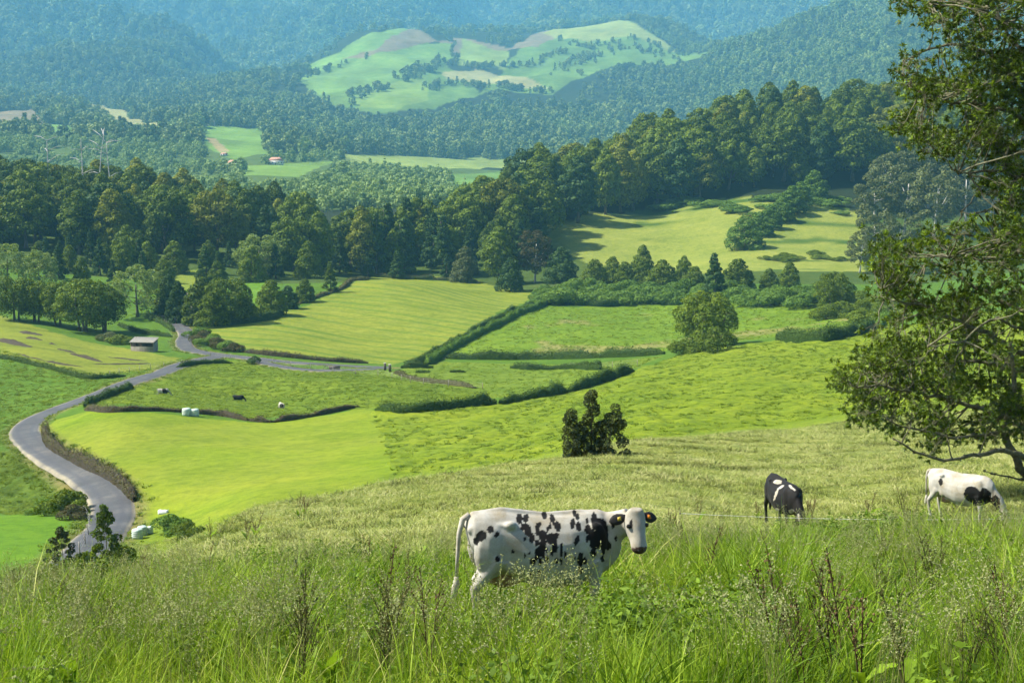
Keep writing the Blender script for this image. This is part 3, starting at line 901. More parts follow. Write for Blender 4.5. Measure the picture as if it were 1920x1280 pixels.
# ---- woods: every tree its own object
def wood(front, back, px0, px1, kinds, hr, label, group, step, seed, skip=None, limit=300, lean=None):
    """front/back: distance as function of picture column"""
    rng = np.random.default_rng(seed)
    cand = []
    r = 0
    Y = min(front(px) for px in np.linspace(px0, px1, 40))
    while Y < 1200:
        w = Y * (px1 - px0) / FPX
        nx = max(2, int(w / step))
        for i in range(nx + 1):
            px = px0 + (px1 - px0) * (i + (0.5 if r % 2 else 0) + 0.35 * rng.normal()) / nx
            y = Y + 0.3 * step * rng.normal()
            if front(px) <= y <= back(px): cand.append((px, y))
        Y += step * 0.8; r += 1
    cand.sort(key=lambda c: c[1] - front(c[0]))
    cand.sort(key=lambda c: c[1])
    seen = []; sky_ = np.full(220, 1e9)
    for px, y in cand:          # trees wholly hidden behind nearer ones are left out
        zz = float(height((px - 960) / FPX / CP * y, y)) + 0.5 * (hr[0] + hr[1])
        py = float(project([((px - 960) / FPX / CP * y, y, zz)])[1][0])
        hw = int(4.0 / y * FPX / 10) + 1; c0 = int((px + 100) / 10)
        b = slice(max(0, c0 - hw), min(219, c0 + hw))
        if (sky_[b] > py + 10).any():
            seen.append((px, y)); sky_[b] = np.minimum(sky_[b], py)
    cand = seen[:limit]
    for px, y in cand:
        u = (px - 960) / FPX / CP
        x = u * y
        if skip is not None and skip(x, y): continue
        k = kinds[int(rng.integers(len(kinds)))]
        h = hr[0] + (hr[1] - hr[0]) * rng.random()
        tb = (px - px0) / (px1 - px0); dp = (y - front(px)) / max(1.0, back(px) - front(px))
        where = ('near its left end', 'left of its middle', 'in its middle', 'right of its middle', 'near its right end')[min(4, max(0, int(tb * 5)))]
        row = 'front row' if dp < 0.2 else ('upper rows' if dp < 0.7 else 'crest')
        size = 'tall' if h > 0.5 * (hr[0] + hr[1]) else 'shorter'
        mm = None if k in ('conifer', 'bushy') else (None, None, None, M['leaf_mid'], M['leaf_mid'], M['leaf_dark'], M['leaf_ridge2'])[int(rng.integers(7))]
        plant(k, x, y, h, label(k, size, row, where), group, mat=mm, wide= 0.85 + 0.35 * rng.random())


# right-hand ridge
ridge_front = lambda px: float(np.interp(px, [930, 1000, 1060, 1150, 1240, 1440, 1560, 1700, 1800], [600, 640, 690, 735, 765, 772, 775, 782, 790]))
ridge_back = lambda px: float(np.interp(px, [930, 1000, 1060, 1200, 1440, 1700, 1800], [720, 760, 800, 880, 905, 915, 920]))
wood(ridge_front, ridge_back, 955, 1790, ['ridge', 'ridge', 'ridge', 'dome', 'dome', 'ridge'], (20, 35),
     lambda k, s, r, w: '%s %s evergreen, %s of the right ridge wood, %s' % (s, 'upright' if k == 'ridge' else 'domed', r, w), 'trees of the ridge wood', 13.0, 21, limit=300)
# middle belt between the two woods
belt_front = lambda px: float(np.interp(px, [420, 540, 640, 760, 900, 960], [560, 560, 562, 575, 590, 600]))
belt_back = lambda px: float(np.interp(px, [420, 540, 640, 760, 960], [585, 588, 605, 655, 740]))
wood(belt_front, belt_back, 545, 960, ['ridge', 'ridge', 'dome', 'conifer'], (17, 27),
     lambda k, s, r, w: '%s %s, %s of the belt behind the mown hill, %s' % (s, {'ridge': 'upright evergreen', 'dome': 'domed evergreen', 'conifer': 'conifer'}[k], r, w), 'trees of the middle belt', 11.0, 22, limit=130)
# left wood
left_front = lambda px: float(np.interp(px, [-60, 200, 330, 450, 540], [560, 560, 565, 580, 600]))
left_back = lambda px: float(np.interp(px, [-60, 330, 420, 480, 540], [760, 760, 730, 690, 640]))
wood(left_front, left_back, -60, 525, ['ridge', 'dome', 'ridge'], (19, 27),
     lambda k, s, r, w: '%s %s evergreen, %s of the left wood, %s' % (s, 'upright' if k == 'ridge' else 'domed', r, w), 'trees of the left wood', 12.5, 23, limit=170)
# young conifers in front of the left wood
yc_front = lambda px: float(np.interp(px, [110, 300, 420, 560], [470, 490, 500, 530]))
yc_back = lambda px: float(np.interp(px, [110, 300, 420, 560], [545, 550, 555, 560]))
wood(yc_front, yc_back, 115, 560, ['bushy', 'conifer', 'bushy'], (8, 14),
     lambda k, s, r, w: '%s %s young conifer, %s below the left wood, %s' % (s, 'bright bushy' if k == 'bushy' else 'dark pointed', r, w), 'young conifers by the left wood', 8.0, 24, skip=lambda x, y: abs(x / y + 0.228) < 0.010 or (zone_of(np.array([x]), np.array([y]))[0] >= 0), limit=120)

# ---------------------------------------------------------------- scattering what nobody could count
def scatter(name, P, rot, scl, pid, protos, label, cat):
    """one object of kind stuff; geometry nodes stand a copy of a prototype mesh on every point"""
    me = bpy.data.meshes.new(name)
    n = len(P)
    me.vertices.add(n)
    me.vertices.foreach_set('co', np.asarray(P, np.float32).ravel())
    a = me.attributes.new('rot', 'FLOAT_VECTOR', 'POINT'); a.data.foreach_set('vector', np.asarray(rot, np.float32).ravel())
    a = me.attributes.new('scl', 'FLOAT_VECTOR', 'POINT'); a.data.foreach_set('vector', np.asarray(scl, np.float32).ravel())
    a = me.attributes.new('pid', 'INT', 'POINT'); a.data.foreach_set('value', np.asarray(pid, np.int32))
    o = obj(name, me)
    ng = bpy.data.node_groups.new(name, 'GeometryNodeTree')
    ng.interface.new_socket('Geometry', in_out='INPUT', socket_type='NodeSocketGeometry')
    ng.interface.new_socket('Geometry', in_out='OUTPUT', socket_type='NodeSocketGeometry')
    gi = ng.nodes.new('NodeGroupInput'); go = ng.nodes.new('NodeGroupOutput')
    def attr(nm, dt):
        q = ng.nodes.new('GeometryNodeInputNamedAttribute'); q.data_type = dt; q.inputs['Name'].default_value = nm
        return q.outputs['Attribute']
    rv = ng.nodes.new('FunctionNodeEulerToRotation'); ng.links.new(attr('rot', 'FLOAT_VECTOR'), rv.inputs[0])
    sv = attr('scl', 'FLOAT_VECTOR'); pv_ = attr('pid', 'INT')
    jn = ng.nodes.new('GeometryNodeJoinGeometry')
    for k, pm in enumerate(protos):
        po = bpy.data.objects.new(name + '_pattern', pm)
        oi = ng.nodes.new('GeometryNodeObjectInfo'); oi.inputs['Object'].default_value = po; oi.inputs['As Instance'].default_value = True
        cm = ng.nodes.new('FunctionNodeCompare'); cm.data_type = 'INT'; cm.operation = 'EQUAL'
        ng.links.new(pv_, cm.inputs[2]); cm.inputs[3].default_value = k
        ip = ng.nodes.new('GeometryNodeInstanceOnPoints')
        ng.links.new(gi.outputs[0], ip.inputs['Points']); ng.links.new(cm.outputs[0], ip.inputs['Selection'])
        ng.links.new(oi.outputs['Geometry'], ip.inputs['Instance'])
        ng.links.new(rv.outputs[0], ip.inputs['Rotation']); ng.links.new(sv, ip.inputs['Scale'])
        ng.links.new(ip.outputs[0], jn.inputs[0])
    ng.links.new(jn.outputs[0], go.inputs[0])
    md = o.modifiers.new('scatter', 'NODES'); md.node_group = ng
    return tag(o, label, cat, kind='stuff')


def far_protos(mat, seed, pale=False):
    out = []
    for s in range(5):
        rng = np.random.default_rng(seed + s)
        if s < 3:
            L = lobes_profile(9, 2.5, 13, lambda t: 5.4 * (1 - (abs(t - 0.4) / 0.66) ** 2.2) ** 0.5 if abs(t - 0.4) < 0.65 else 1.2, rng, 2.0, 3.2)
            n = 340
        else:
            L = lobes_profile(9, 1.0, 16, lambda t: 3.8 * (1 - t) ** 0.8 + 0.4, rng, 1.4, 2.2, 0.6)
            n = 280
        L = np.concatenate([L, sublobes(L, 2, 0.5, rng)])
        out.append(crown_mesh('tree', L, n, 1.0, mat, rng, 0.03, 0.35))
    return out


def field_mask(x, y):
    msk = np.zeros(x.shape, bool)
    for nme, poly, c in FAR_POLY:
        for d in ((0, 45, 95) if nme[0] == 'h' else (0, 50, 100, 150, 200, 250)): msk |= inpoly(poly, x * (1 + d / y), y + d)     # a clear strip below each field
    return msk


def forest(name, y0, y1, step, protos, label, seed, s0=0.8, s1=1.3, dens=None, wpine=0.3):
    rng = np.random.default_rng(seed)
    X, Yg = [], []
    Y = y0
    while Y < y1:
        st = step * (Y / y0) ** 0.25
        w = 0.42 * Y
        n = int(2 * w / st)
        X.append((np.arange(n) + rng.random(n) * 0.9) / n * 2 * w - w); Yg.append(np.full(n, Y) + st * (rng.random(n) - 0.5))
        Y += st
    x = np.concatenate(X); y = np.concatenate(Yg)
    keep = ~field_mask(x, y)
    if dens is not None: keep &= rng.random(len(x)) < dens(x, y)
    x, y = x[keep], y[keep]
    zz = height(x, y)
    # keep what can be seen from about here: drop the far sides of hills
    px, py = project(np.c_[x, y, zz + 14])
    b = np.clip((px + 100) / 5, 0, 430).astype(int)
    o = np.argsort(y); best = np.full(432, 1e9); vis = np.zeros(len(x), bool)
    hp = np.full(432, 1e9)
    for i in o:
        k = b[i]
        if py[i] < best[k] + 60: vis[i] = True
        if py[i] < best[k]: best[k] = py[i]
    vis &= py > -160
    x, y, zz = x[vis], y[vis], zz[vis]
    n = len(x)
    sc = s0 + (s1 - s0) * rng.random(n)
    # kinds grow in stands
    st = pnoise(x * 0.006, y * 0.004)
    pid = np.where(st + 0.25 * rng.normal(size=n) > 0.42 - wpine, 3 + rng.integers(0, 2, n), rng.integers(0, 3, n))
    if len(protos) > 5:      # stands of paler leaf, and the lighter plantation on the right spur
        pale = pnoise(x * 0.0035 + 11, y * 0.0025) + 0.3 * rng.normal(size=n) > 0.42
        pale |= (x / y > 0.125 + 0.02 * pnoise(x * 0.003, y * 0.003)) & (y < 4300) & (rng.random(n) < 0.7)
        pid = pid + np.where(pale, 5, 0)
    S = np.c_[sc, sc, sc * (0.85 + 0.3 * rng.random(n))]
    Rr = np.c_[np.zeros(n), np.zeros(n), rng.random(n) * 6.283]
    print(name, n)
    return scatter(name, np.c_[x, y, zz - 0.8], Rr, S, pid, protos, label, 'forest')


FARP = far_protos(M['leaf_far'], 900)
PALEP = far_protos(M['leaf_far_pale'], 950)
M['leaf_far_mid'] = leaf_mat('lighter_forest_foliage', (0.08, 0.15, 0.04), (0.27, 0.37, 0.10), 0.2, var=0.7)
MIDP = far_protos(M['leaf_far_mid'], 970)
# loose pale woods on the caldera floor
forest('valley_wood', 930, stretch(1420), 13, PALEP, 'pale green broadleaf woods on the flat valley floor below the hill', 31, 0.7, 1.1,
       dens=lambda x, y: sstep(-0.25, 0.2, fbm(x * 0.008, y * 0.004, 2) + 0.12 + 0.5 * (np.abs(x / y + 0.08) < 0.06)), wpine=-0.25)
forest('hill_forest', stretch(1390), stretch(2790), 18, FARP + MIDP, 'blue-green forest covering the slopes of the central hill and right spur', 32, 0.9, 2.1,
       dens=lambda x, y: np.where((np.abs(x / y + 0.045) < 0.12) & (y > 3215), 0.10 + 0.55 * (pnoise(x * 0.007, y * 0.005) > 0.2), 1.0), wpine=0.1)
forest('mountain_forest', stretch(2790), stretch(4650), 28, FARP + MIDP, 'hazy blue forest clothing the far mountain wall', 33, 1.8, 4.4, wpine=0.05)


def hill_trees():
    """hedgerow trees and small clumps between the hill's fields"""
    rng = np.random.default_rng(88)
    P = []
    for line, n_, jit in (([(655, 196), (700, 172), (745, 152), (800, 128), (835, 112)], 70, 14), ([(760, 150), (800, 130)], 40, 22), ([(800, 170), (850, 158), (930, 164), (1030, 176)], 60, 12), ([(850, 122), (900, 128), (965, 126)], 36, 10),
                         ([(845, 75), (850, 100), (855, 120)], 16, 8), ([(1085, 36), (1130, 36)], 22, 6), ([(1045, 78), (1100, 90), (1190, 74), (1290, 104)], 46, 12), ([(1060, 140), (1110, 108), (1180, 92), (1270, 112)], 80, 26), ([(570, 146), (620, 130), (690, 108)], 26, 8), ([(985, 130), (1060, 100)], 26, 14)):
        L = hits(line, 1600, stretch(2640))
        C = resample(L, 4.0)
        k = rng.integers(0, len(C), n_)
        P.append(C[k] + rng.normal(size=(n_, 2)) * jit)
    P = np.concatenate(P); n = len(P)
    s = 0.6 + 0.9 * rng.random(n)
    scatter('hill_trees', np.c_[P, height(P[:, 0], P[:, 1]) - 0.6], np.c_[np.zeros(n), np.zeros(n), rng.random(n) * 6.283], np.c_[s, s, s], rng.integers(0, 4, n), FARP, 'hedgerow trees and clumps between the fields on the central hill', 'trees')


hill_trees()

# ---------------------------------------------------------------- trees and shrubs that stand out
G_FIELD = 'trees shading the left meadow'
plant_px('field', 28, 600, 519, 'leftmost dark open-stemmed tree in the row above the mown left meadow', G_FIELD, 1.05, (300, 600))
plant_px('field', 66, 603, 524, 'dark open-stemmed tree second from left in the row above the mown meadow', G_FIELD, 0.95, (300, 600))
plant_px('field', 112, 611, 528, 'dark open-stemmed tree third from left in the row above the mown meadow', G_FIELD, 1.0, (300, 600))
plant_px('field', 158, 622, 523, 'large domed open-stemmed tree in the row, beside the pale tree', G_FIELD, 1.15, (300, 600))
plant_px('field', 196, 622, 534, 'rightmost dark tree in the row above the mown meadow, near the shed', G_FIELD, 0.9, (300, 600))
plant_px('pale', 258, 594, 496, 'broad pale green spring tree standing left of the lane', None, 1.25, (300, 600))
plant_px('pale', 14, 535, 455, 'pale loose tree at the left picture edge below the dark wood', None, 1.1, (300, 620))
plant_px('pale', 74, 540, 468, 'pale thin-crowned tree on the grass left of the wood', None, 1.1, (300, 620))
plant_px('pale', 486, 520, 438, 'pale green broadleaf tree among the dark conifers by the track', None, 1.2, (300, 700))
plant_px('bushy', 335, 604, 528, 'slim dark conifer left of the dirt track', None, 0.8, (300, 650), mat=M['leaf_dark'])
plant_px('bushy', 318, 592, 515, 'dark conifer behind the pale tree by the track', None, 0.9, (300, 650), mat=M['leaf_dark'])
plant_px('bushy', 380, 607, 520, 'bushy conifer right of the dirt track', None, 1.1, (300, 650))
plant_px('field', 425, 606, 511, 'round green tree right of the track above the lane', None, 1.05, (300, 650), sink=1.5)
plant_px('bushy', 398, 612, 545, 'dense green shrubby tree at the foot of the round tree', None, 1.2, (300, 650))
plant_px('bushy', 460, 600, 555, 'low bushy tree below the little gap field', None, 1.4, (300, 650))
plant_px('bushy', 508, 590, 524, 'rounded conifer left of the mown hill', None, 1.15, (300, 650))
plant_px('bushy', 540, 578, 535, 'small dark conifer in the hedge left of the mown hill', None, 1.2, (300, 650), mat=M['leaf_dark'])
plant_px('bushy', 572, 566, 522, 'small bright conifer in the hedge left of the mown hill', None, 1.1, (300, 650))
plant_px('conifer', 619, 548, 490, 'small pointed conifer at the shoulder of the mown hill', None, 1.0, (300, 650), mat=M['leaf_mid'])
plant_px('ridge', 935, 532, 425, 'large full-crowned tree behind the mown hill crest', None, 1.3, (500, 750))
plant_px('gum', 1003, 530, 432, 'thin bronze-leaved tree beside the large tree behind the hill', None, 1.1, (500, 750), mat=M['leaf_brown'])
plant_px('bushy', 958, 546, 482, 'dark blue-green bushy conifer at the right end of the mown hill', None, 1.0, (500, 750), mat=M['leaf_dark'])
plant_px('bushy', 866, 528, 484, 'pale grey-green bushy tree on the crest of the mown hill', None, 1.2, (500, 750), mat=M['leaf_grey'])
plant_px('bushy', 872, 515, 462, 'grey-green bushy tree behind the pale one on the crest', None, 1.2, (520, 750), mat=M['leaf_grey'])
plant_px('bushy', 1052, 530, 462, 'dark wide conifer below the olive field', None, 1.15, (500, 750), mat=M['leaf_dark'])
plant_px('conifer', 690, 522, 480, 'dark pointed conifer left on the mown hill crest', None, 1.2, (515, 750))
plant_px('conifer', 745, 522, 470, 'blue-green pointed conifer behind the mown hill crest', None, 1.3, (515, 750))
plant_px('conifer', 838, 522, 475, 'dark pointed conifer behind the mown hill crest, right', None, 1.2, (515, 750))
for px, b, t, k, lb, wd in [
    (1115, 540, 485, 'bushy', 'leftmost bushy tree in the row below the olive field', 1.2), (1148, 536, 480, 'bushy', 'second bushy tree in the row below the olive field', 1.0),
    (1172, 540, 490, 'bushy', 'low bushy tree left of the tall one in the row below the olive field', 1.2), (1205, 520, 459, 'bushy', 'tall upright tree in the row below the olive field', 0.9),
    (1206, 540, 484, 'bushy', 'bushy tree in front of the tall upright one', 1.1), (1242, 547, 488, 'bushy', 'wide domed bushy tree in the middle of the row', 1.4),
    (1282, 535, 480, 'bushy', 'bushy tree right of the wide domed one', 0.9), (1302, 552, 498, 'bushy', 'rounded tree left of the dark spire', 1.1),
    (1382, 550, 484, 'bushy', 'rounded tree right of the dark spire', 1.25), (1442, 542, 503, 'bushy', 'low rounded tree toward the right of the row', 1.2), (1480, 538, 490, 'bushy', 'rightmost bushy tree in the row', 1.1)]:
    plant_px(k, px, b, t, lb, 'bushy trees below the olive field', wd, (420, 700))
plant_px('conifer', 1338, 566, 473, 'dark narrow conifer spire standing out of the tree row', None, 1.1, (380, 700))
G_HR = 'hedgerow trees climbing the olive field'
for px, b, t, wd, lb in [(1397, 466, 405, 1.5, 'round isolated bush at the foot of the hedgerow in the olive field'), (1424, 442, 398, 1.5, 'lowest tree of the hedgerow above the round bush'), (1444, 428, 386, 1.5, 'second tree up the hedgerow'),
                         (1464, 415, 372, 1.5, 'third tree up the hedgerow'), (1484, 402, 350, 1.4, 'fourth tree up the hedgerow'), (1500, 390, 342, 1.4, 'fifth tree up the hedgerow'), (1526, 374, 320, 1.3, 'top tree of the hedgerow at the wood edge')]:
    plant_px('bushy', px, b, t, lb, G_HR, wd, (520, 800), mat=M['leaf_shrub'])
plant_px('field', 1322, 652, 546, 'broad umbrella-shaped tree standing above the hedge at the field corner', None, 1.12, (250, 450))
plant_px('shrub', 1345, 657, 606, 'dark rounded shrub beside the umbrella-shaped tree', None, 1.0, (250, 450), mat=M['leaf_mid'])
plant_px('shrub', 1288, 662, 630, 'low shrub left of the umbrella-shaped tree trunk', None, 1.5, (250, 450), mat=M['leaf_mid'])
plant_px('field', 1562, 585, 510, 'rounded tree above the dark clump left of the big foreground tree', None, 1.0, (330, 600))
G_GUM = 'grey-green trees behind the foreground tree'
for i, (px, b, t, lb) in enumerate([(1612, 512, 440, 'small grey-green tree at the lower left of the gum stand'), (1640, 500, 395, 'grey-green tree low in the gum stand'), (1690, 510, 400, 'grey-green tree low at the right of the gum stand'),
                                    (1640, 445, 330, 'grey-green tree at the left of the gum stand'), (1695, 440, 310, 'grey-green tree in the middle of the gum stand'), (1750, 450, 320, 'grey-green tree behind the foreground branches'),
                                    (1668, 395, 285, 'topmost grey-green tree of the gum stand'), (1740, 390, 275, 'grey-green tree high behind the foreground branches'), (1810, 430, 300, 'grey-green tree behind the foreground crown'), (1860, 400, 260, 'grey-green tree deep behind the foreground crown')]):
    plant_px('gum', px, b, t, lb, G_GUM, 1.15, (380, 900))
# valley scrub
rs = np.random.default_rng(5)
sl = ['left end', 'left part', 'middle', 'right part', 'right end']
for k in range(46):
    px = 1015 + 530 * (k + rs.random()) / 46
    b = 548 + 22 * rs.random() + (6 if px > 1380 else 0)
    plant_px('shrub', px, b, b - 24 - 14 * rs.random(), 'leafy shrub in the %s of the scrub belt below the tree row' % sl[min(4, int((px - 1015) / 106))], 'scrub below the tree row', 1.2 + 0.5 * rs.random(), (380, 640))
for k in range(16):
    px = 1535 + 150 * rs.random(); b = 568 + 36 * rs.random()
    plant_px('shrub', px, b, b - 22 - 12 * rs.random(), 'dark shrub in the clump above the right-hand hedge', 'shrubs above the right-hand hedge', 1.4, (280, 600), mat=M['leaf_mid'])
for k in range(30):
    px = 1240 + 360 * rs.random(); b = 372 + 40 * rs.random() ** 1.5
    if px < 1380 and b > 395: b -= 18
    plant_px('shrub', px, b, b - 8 - 8 * rs.random(), 'low scrub bush along the wood edge of the olive field', 'scrub along the wood edge', 2.6, (560, 830))
for k in range(9):
    px = 1425 + 170 * rs.random(); b = 478 + 14 * rs.random()
    plant_px('shrub', px, b, b - 8 - 5 * rs.random(), 'low bramble mound on the right of the olive field', 'bramble mounds on the olive field', 2.2, (500, 700), mat=M['leaf_mid'])
for k, (px, b, t) in enumerate([(372, 632, 608), (384, 642, 616), (396, 648, 622), (410, 652, 628), (424, 656, 634), (438, 659, 640)]):
    plant_px('shrub', px, b, t, '%s shrub on the bank where the lane bends right' % ['first', 'second', 'third', 'fourth', 'fifth', 'sixth'][k], 'shrubs on the lane bank', 1.3, (280, 420), mat=M['leaf_hedge_dry'] if k % 2 else M['leaf_shrub'])
plant_px('shrub', 478, 682, 664, 'small conical shrub beside the lane below the mown hill', None, 0.9, (250, 420), mat=M['leaf_dark'])
plant_px('shrub', 225, 645, 622, 'dark shrub beside the shed', None, 1.4, (280, 420), mat=M['leaf_mid'])
plant_px('shrub', 207, 640, 618, 'grey shrub under the row of trees', None, 1.5, (280, 420), mat=M['leaf_grey'])
plant_px('shrub', 122, 962, 905, 'large dark bush beside the lane at the lower left', None, 1.0, (110, 220), mat=M['leaf_mid'])
plant_px('shrub', 82, 962, 930, 'low bush left of the large dark bush', None, 1.4, (110, 220))
plant_px('shrub', 142, 972, 940, 'brown-leaved bush against the lane edge', None, 1.2, (110, 220), mat=M['leaf_brown'])


# the three-stemmed conifer at the edge of the dry slope
def triple_conifer():
    rng = np.random.default_rng(808)
    L = []
    mbt = MB()
    for (ox, H, w) in ((-1.15, 2.7, 0.75), (0.05, 3.7, 0.75), (1.25, 3.0, 0.8), (0.6, 2.0, 0.8), (-0.5, 2.0, 0.8)):
        oy = rng.normal() * 0.3
        for k in range(34):
            t = rng.random(); R = w * (1 - t) ** 0.7 + 0.08; a = rng.random() * 6.28; q = R * rng.random() ** 0.5
            r = 0.20 + 0.17 * rng.random()
            L.append((ox + q * math.cos(a), oy + q * math.sin(a), 0.15 + t * H, r, r, r * 0.9))
        mbt.tube([(ox * 0.5, oy * 0.5, -0.3), (ox * 0.8, oy, H * 0.4), (ox, oy, H * 0.95)], [0.07, 0.05, 0.015], 6)
    p = hit(1108, 856, 50, 100)
    y = p[1]; x = p[0]
    t = empty('conifer_bush', (x, y, float(height(x, y)) - 0.35))
    obj('trunk', mbt.mesh('trunk', [M['bark']], True), t)
    obj('crown', crown_mesh('crown', np.array(L), 20000, 0.06, M['leaf_brown_dark'], rng, 0.12, 0.7, 0.6, 0.45), t)
    tag(t, 'dark three-spired conifer bush at the brow of the dry mown slope', 'conifer')


M['leaf_brown_dark'] = leaf_mat('dark_bronze_conifer', (0.022, 0.034, 0.012), (0.085, 0.105, 0.032), 0.15, var=0.2)
triple_conifer()


def sapling(px, b, top, label, seed, mat, bushy=0.5):
    rng = np.random.default_rng(seed)
    p = hit(px, b, 25, 120)
    H = (b - top) / FPX * p[1]
    L = []
    for k in range(34):
        t = (k + rng.random()) / 34; R = H * bushy * 0.55 * (1 - t) ** 0.8 + 0.04; a = k * 2.4
        r = (0.05 + 0.06 * rng.random()) * H / 2
        L.append((R * math.cos(a) * rng.random() ** 0.4, R * math.sin(a) * rng.random() ** 0.4, 0.12 * H + t * H * 0.86, r * 1.4, r * 1.4, r))
    t = empty('sapling', p - np.array((0, 0, 0.05)))
    mbt = MB(); mbt.tube([(0, 0, -0.3), (0.02 * H, 0, H * 0.5), (0, 0.02, H * 0.97)], [0.04, 0.028, 0.008], 6)
    for k in range(12):
        zz = H * (0.2 + 0.06 * k); a = k * 2.4; q = H * bushy * 0.5 * (1 - zz / H)
        mbt.tube([(0, 0, zz), (q * math.cos(a), q * math.sin(a), zz + 0.1 * H)], [0.012, 0.004], 4)
    obj('trunk', mbt.mesh('trunk', [M['bark']], True), t)
    obj('crown', crown_mesh('crown', np.array(L), 2600, 0.045 * H / 2, mat, rng, 0.2, 0.8, 0.6, 0.5), t)
    tag(t, label, 'sapling')


sapling(200, 1085, 935, 'tall thin sapling in front of the lane at the lower left', 61, M['leaf_mid'], 0.55)
sapling(118, 1090, 980, 'shorter dark sapling left of the tall thin one', 62, M['leaf_brown_dark'], 0.8)
for k, (px, b, t, wd) in enumerate([(165, 1088, 1020, 1.1), (232, 1080, 1012, 1.1), (205, 1092, 1028, 1.2), (140, 1096, 1035, 1.2), (92, 1102, 1045, 1.1)]):
    plant_px('shrub', px, b, t, ['small bush left of the tall thin sapling', 'small bush right of the tall thin sapling', 'small bush at the foot of the tall thin sapling', 'low bush at the foot of the dark sapling', 'low bush left of the dark sapling'][k], None, wd, (25, 110), mat=M['leaf_mid'])
plant_px('shrub', 318, 1000, 958, 'green bush at the corner of the lime field beside the wrapped bales', None, 1.3, (40, 180))
plant_px('shrub', 352, 1004, 972, 'lower bush right of the one by the wrapped bales', None, 1.3, (40, 180), mat=M['leaf_mid'])


# ---------------------------------------------------------------- hedges and banks
def hedge(px, h, w, label, seed, mat='leaf_hedge', size=0.13, dens=26, rng_=(100, 700), lump=0.42, name='hedge', core=None, cat='hedge'):
    rng = np.random.default_rng(seed)
    w *= 0.78; h *= 0.9
    C = resample(hits(px, *rng_), 1.0)
    for _ in range(3): C[1:-1] = 0.25 * C[:-2] + 0.5 * C[1:-1] + 0.25 * C[2:]
    n = len(C)
    T = np.gradient(C, axis=0); T /= np.linalg.norm(T, axis=1)[:, None] + 1e-9
    Nn = np.c_[-T[:, 1], T[:, 0]]
    s = np.arange(n)
    hh = h * (1 + lump * 1.2 * pnoise(s * 0.13, np.full(n, seed * 1.7)) + lump * 0.8 * pnoise(s * 0.45, np.full(n, seed * 3.1)))
    end = np.clip(np.minimum(s, n - 1 - s) / 2.0, 0.35, 1)
    hh *= end
    z0 = height(C[:, 0], C[:, 1])
    ang = np.linspace(-0.12, math.pi + 0.12, 9)
    ca = np.sign(np.cos(ang)) * np.abs(np.cos(ang)) ** 0.55; sa = np.clip(np.sin(ang), -0.15, 1); sa = np.sign(sa) * np.abs(sa) ** 0.7
    root = empty(name, (C[n // 2, 0], C[n // 2, 1], z0[n // 2]))
    org = np.array(root.location)
    # woody inner body
    k = 0.86
    ww = w * (1 + 0.25 * pnoise(s * 0.2, np.full(n, 9.0 + seed))) * end ** 0.5
    P = C[:, None, :] + Nn[:, None, :] * (ca[None, :, None] * ww[:, None, None] / 2 * k)
    Z = z0[:, None] - 0.25 + sa[None] * (hh[:, None] * k + 0.25)
    V = np.c_[P.reshape(-1, 2), Z.ravel()] - org
    V += rng.normal(size=V.shape) * 0.05
    i = np.arange(n - 1)[:, None] * 9 + np.arange(8)[None]
    Q = np.stack([i, i + 9, i + 10, i + 1], -1).reshape(-1, 4)
    obj('body', mesh_np('body', V, Q, [M[core or mat]], True, {'v': np.full(len(V), 0.25)}), root)
    # leaves
    area = n * (2 * h + w)
    m_ = int(area * dens)
    q = rng.random(m_) * (n - 1); qi = q.astype(int); qf = q - qi
    a = rng.random(m_) * math.pi
    lerp = lambda A: A[qi] + (A[np.minimum(qi + 1, n - 1)] - A[qi]) * (qf if A.ndim == 1 else qf[:, None])
    cc = np.sign(np.cos(a)) * np.abs(np.cos(a)) ** 0.55; ss = np.sin(a) ** 0.7
    fl = 1 + 0.13 * rng.normal(size=m_) + 0.12 * pnoise(q * 0.8, a * 2)
    XY = lerp(C) + lerp(Nn) * (cc * lerp(ww) / 2 * fl)[:, None]
    Zc = lerp(z0) + ss * lerp(hh) * fl
    Nv = np.c_[lerp(Nn) * np.cos(a)[:, None], np.sin(a)] + 0.5 * rng.normal(size=(m_, 3))
    Nv /= np.linalg.norm(Nv, axis=1)[:, None]
    Vc, Qc = cards_np(np.c_[XY, Zc] - org, Nv, size * (0.6 + 0.8 * rng.random(m_)), rng, 0.6, 0.15)
    v = np.repeat(np.clip(0.5 + 0.28 * rng.normal(size=m_), 0, 1), 4)
    obj('foliage', mesh_np('foliage', Vc, Qc, [M[mat]], False, {'v': v}), root)
    return tag(root, label, cat)


hedge([(706, 772), (760, 775), (830, 768), (920, 757), (930, 757)], 1.9, 1.8, 'dark clipped hedge at the left end between the two green pastures', 1, size=0.12)
hedge([(938, 756), (1000, 748), (1062, 738)], 2.3, 1.9, 'taller dark hedge length in the middle, below the narrow strip field', 2, size=0.12)
hedge([(1064, 737), (1110, 724), (1150, 710), (1186, 697)], 2.0, 1.7, 'dark hedge length climbing right towards the umbrella-shaped tree', 3, size=0.12)
hedge([(838, 672), (900, 674), (1000, 674), (1100, 672), (1180, 669), (1245, 664)], 2.1, 2.0, 'long straight dark hedge along the lower edge of the far paddock', 4, size=0.15, dens=18)
hedge([(760, 690), (800, 672), (850, 645), (900, 615), (950, 590), (1000, 570)], 1.5, 1.6, 'left one of the twin hedges running up beside the mown hill', 5, size=0.15, dens=18)
hedge([(800, 684), (840, 660), (890, 632), (940, 608), (990, 584), (1035, 566)], 2.0, 2.0, 'right one of the twin hedges running up beside the mown hill', 6, size=0.16, dens=18, mat='leaf_shrub')
hedge([(1035, 566), (1090, 572), (1130, 575), (1168, 572)], 2.6, 2.4, 'dark hedge along the top of the far paddock', 7, size=0.18, dens=14)
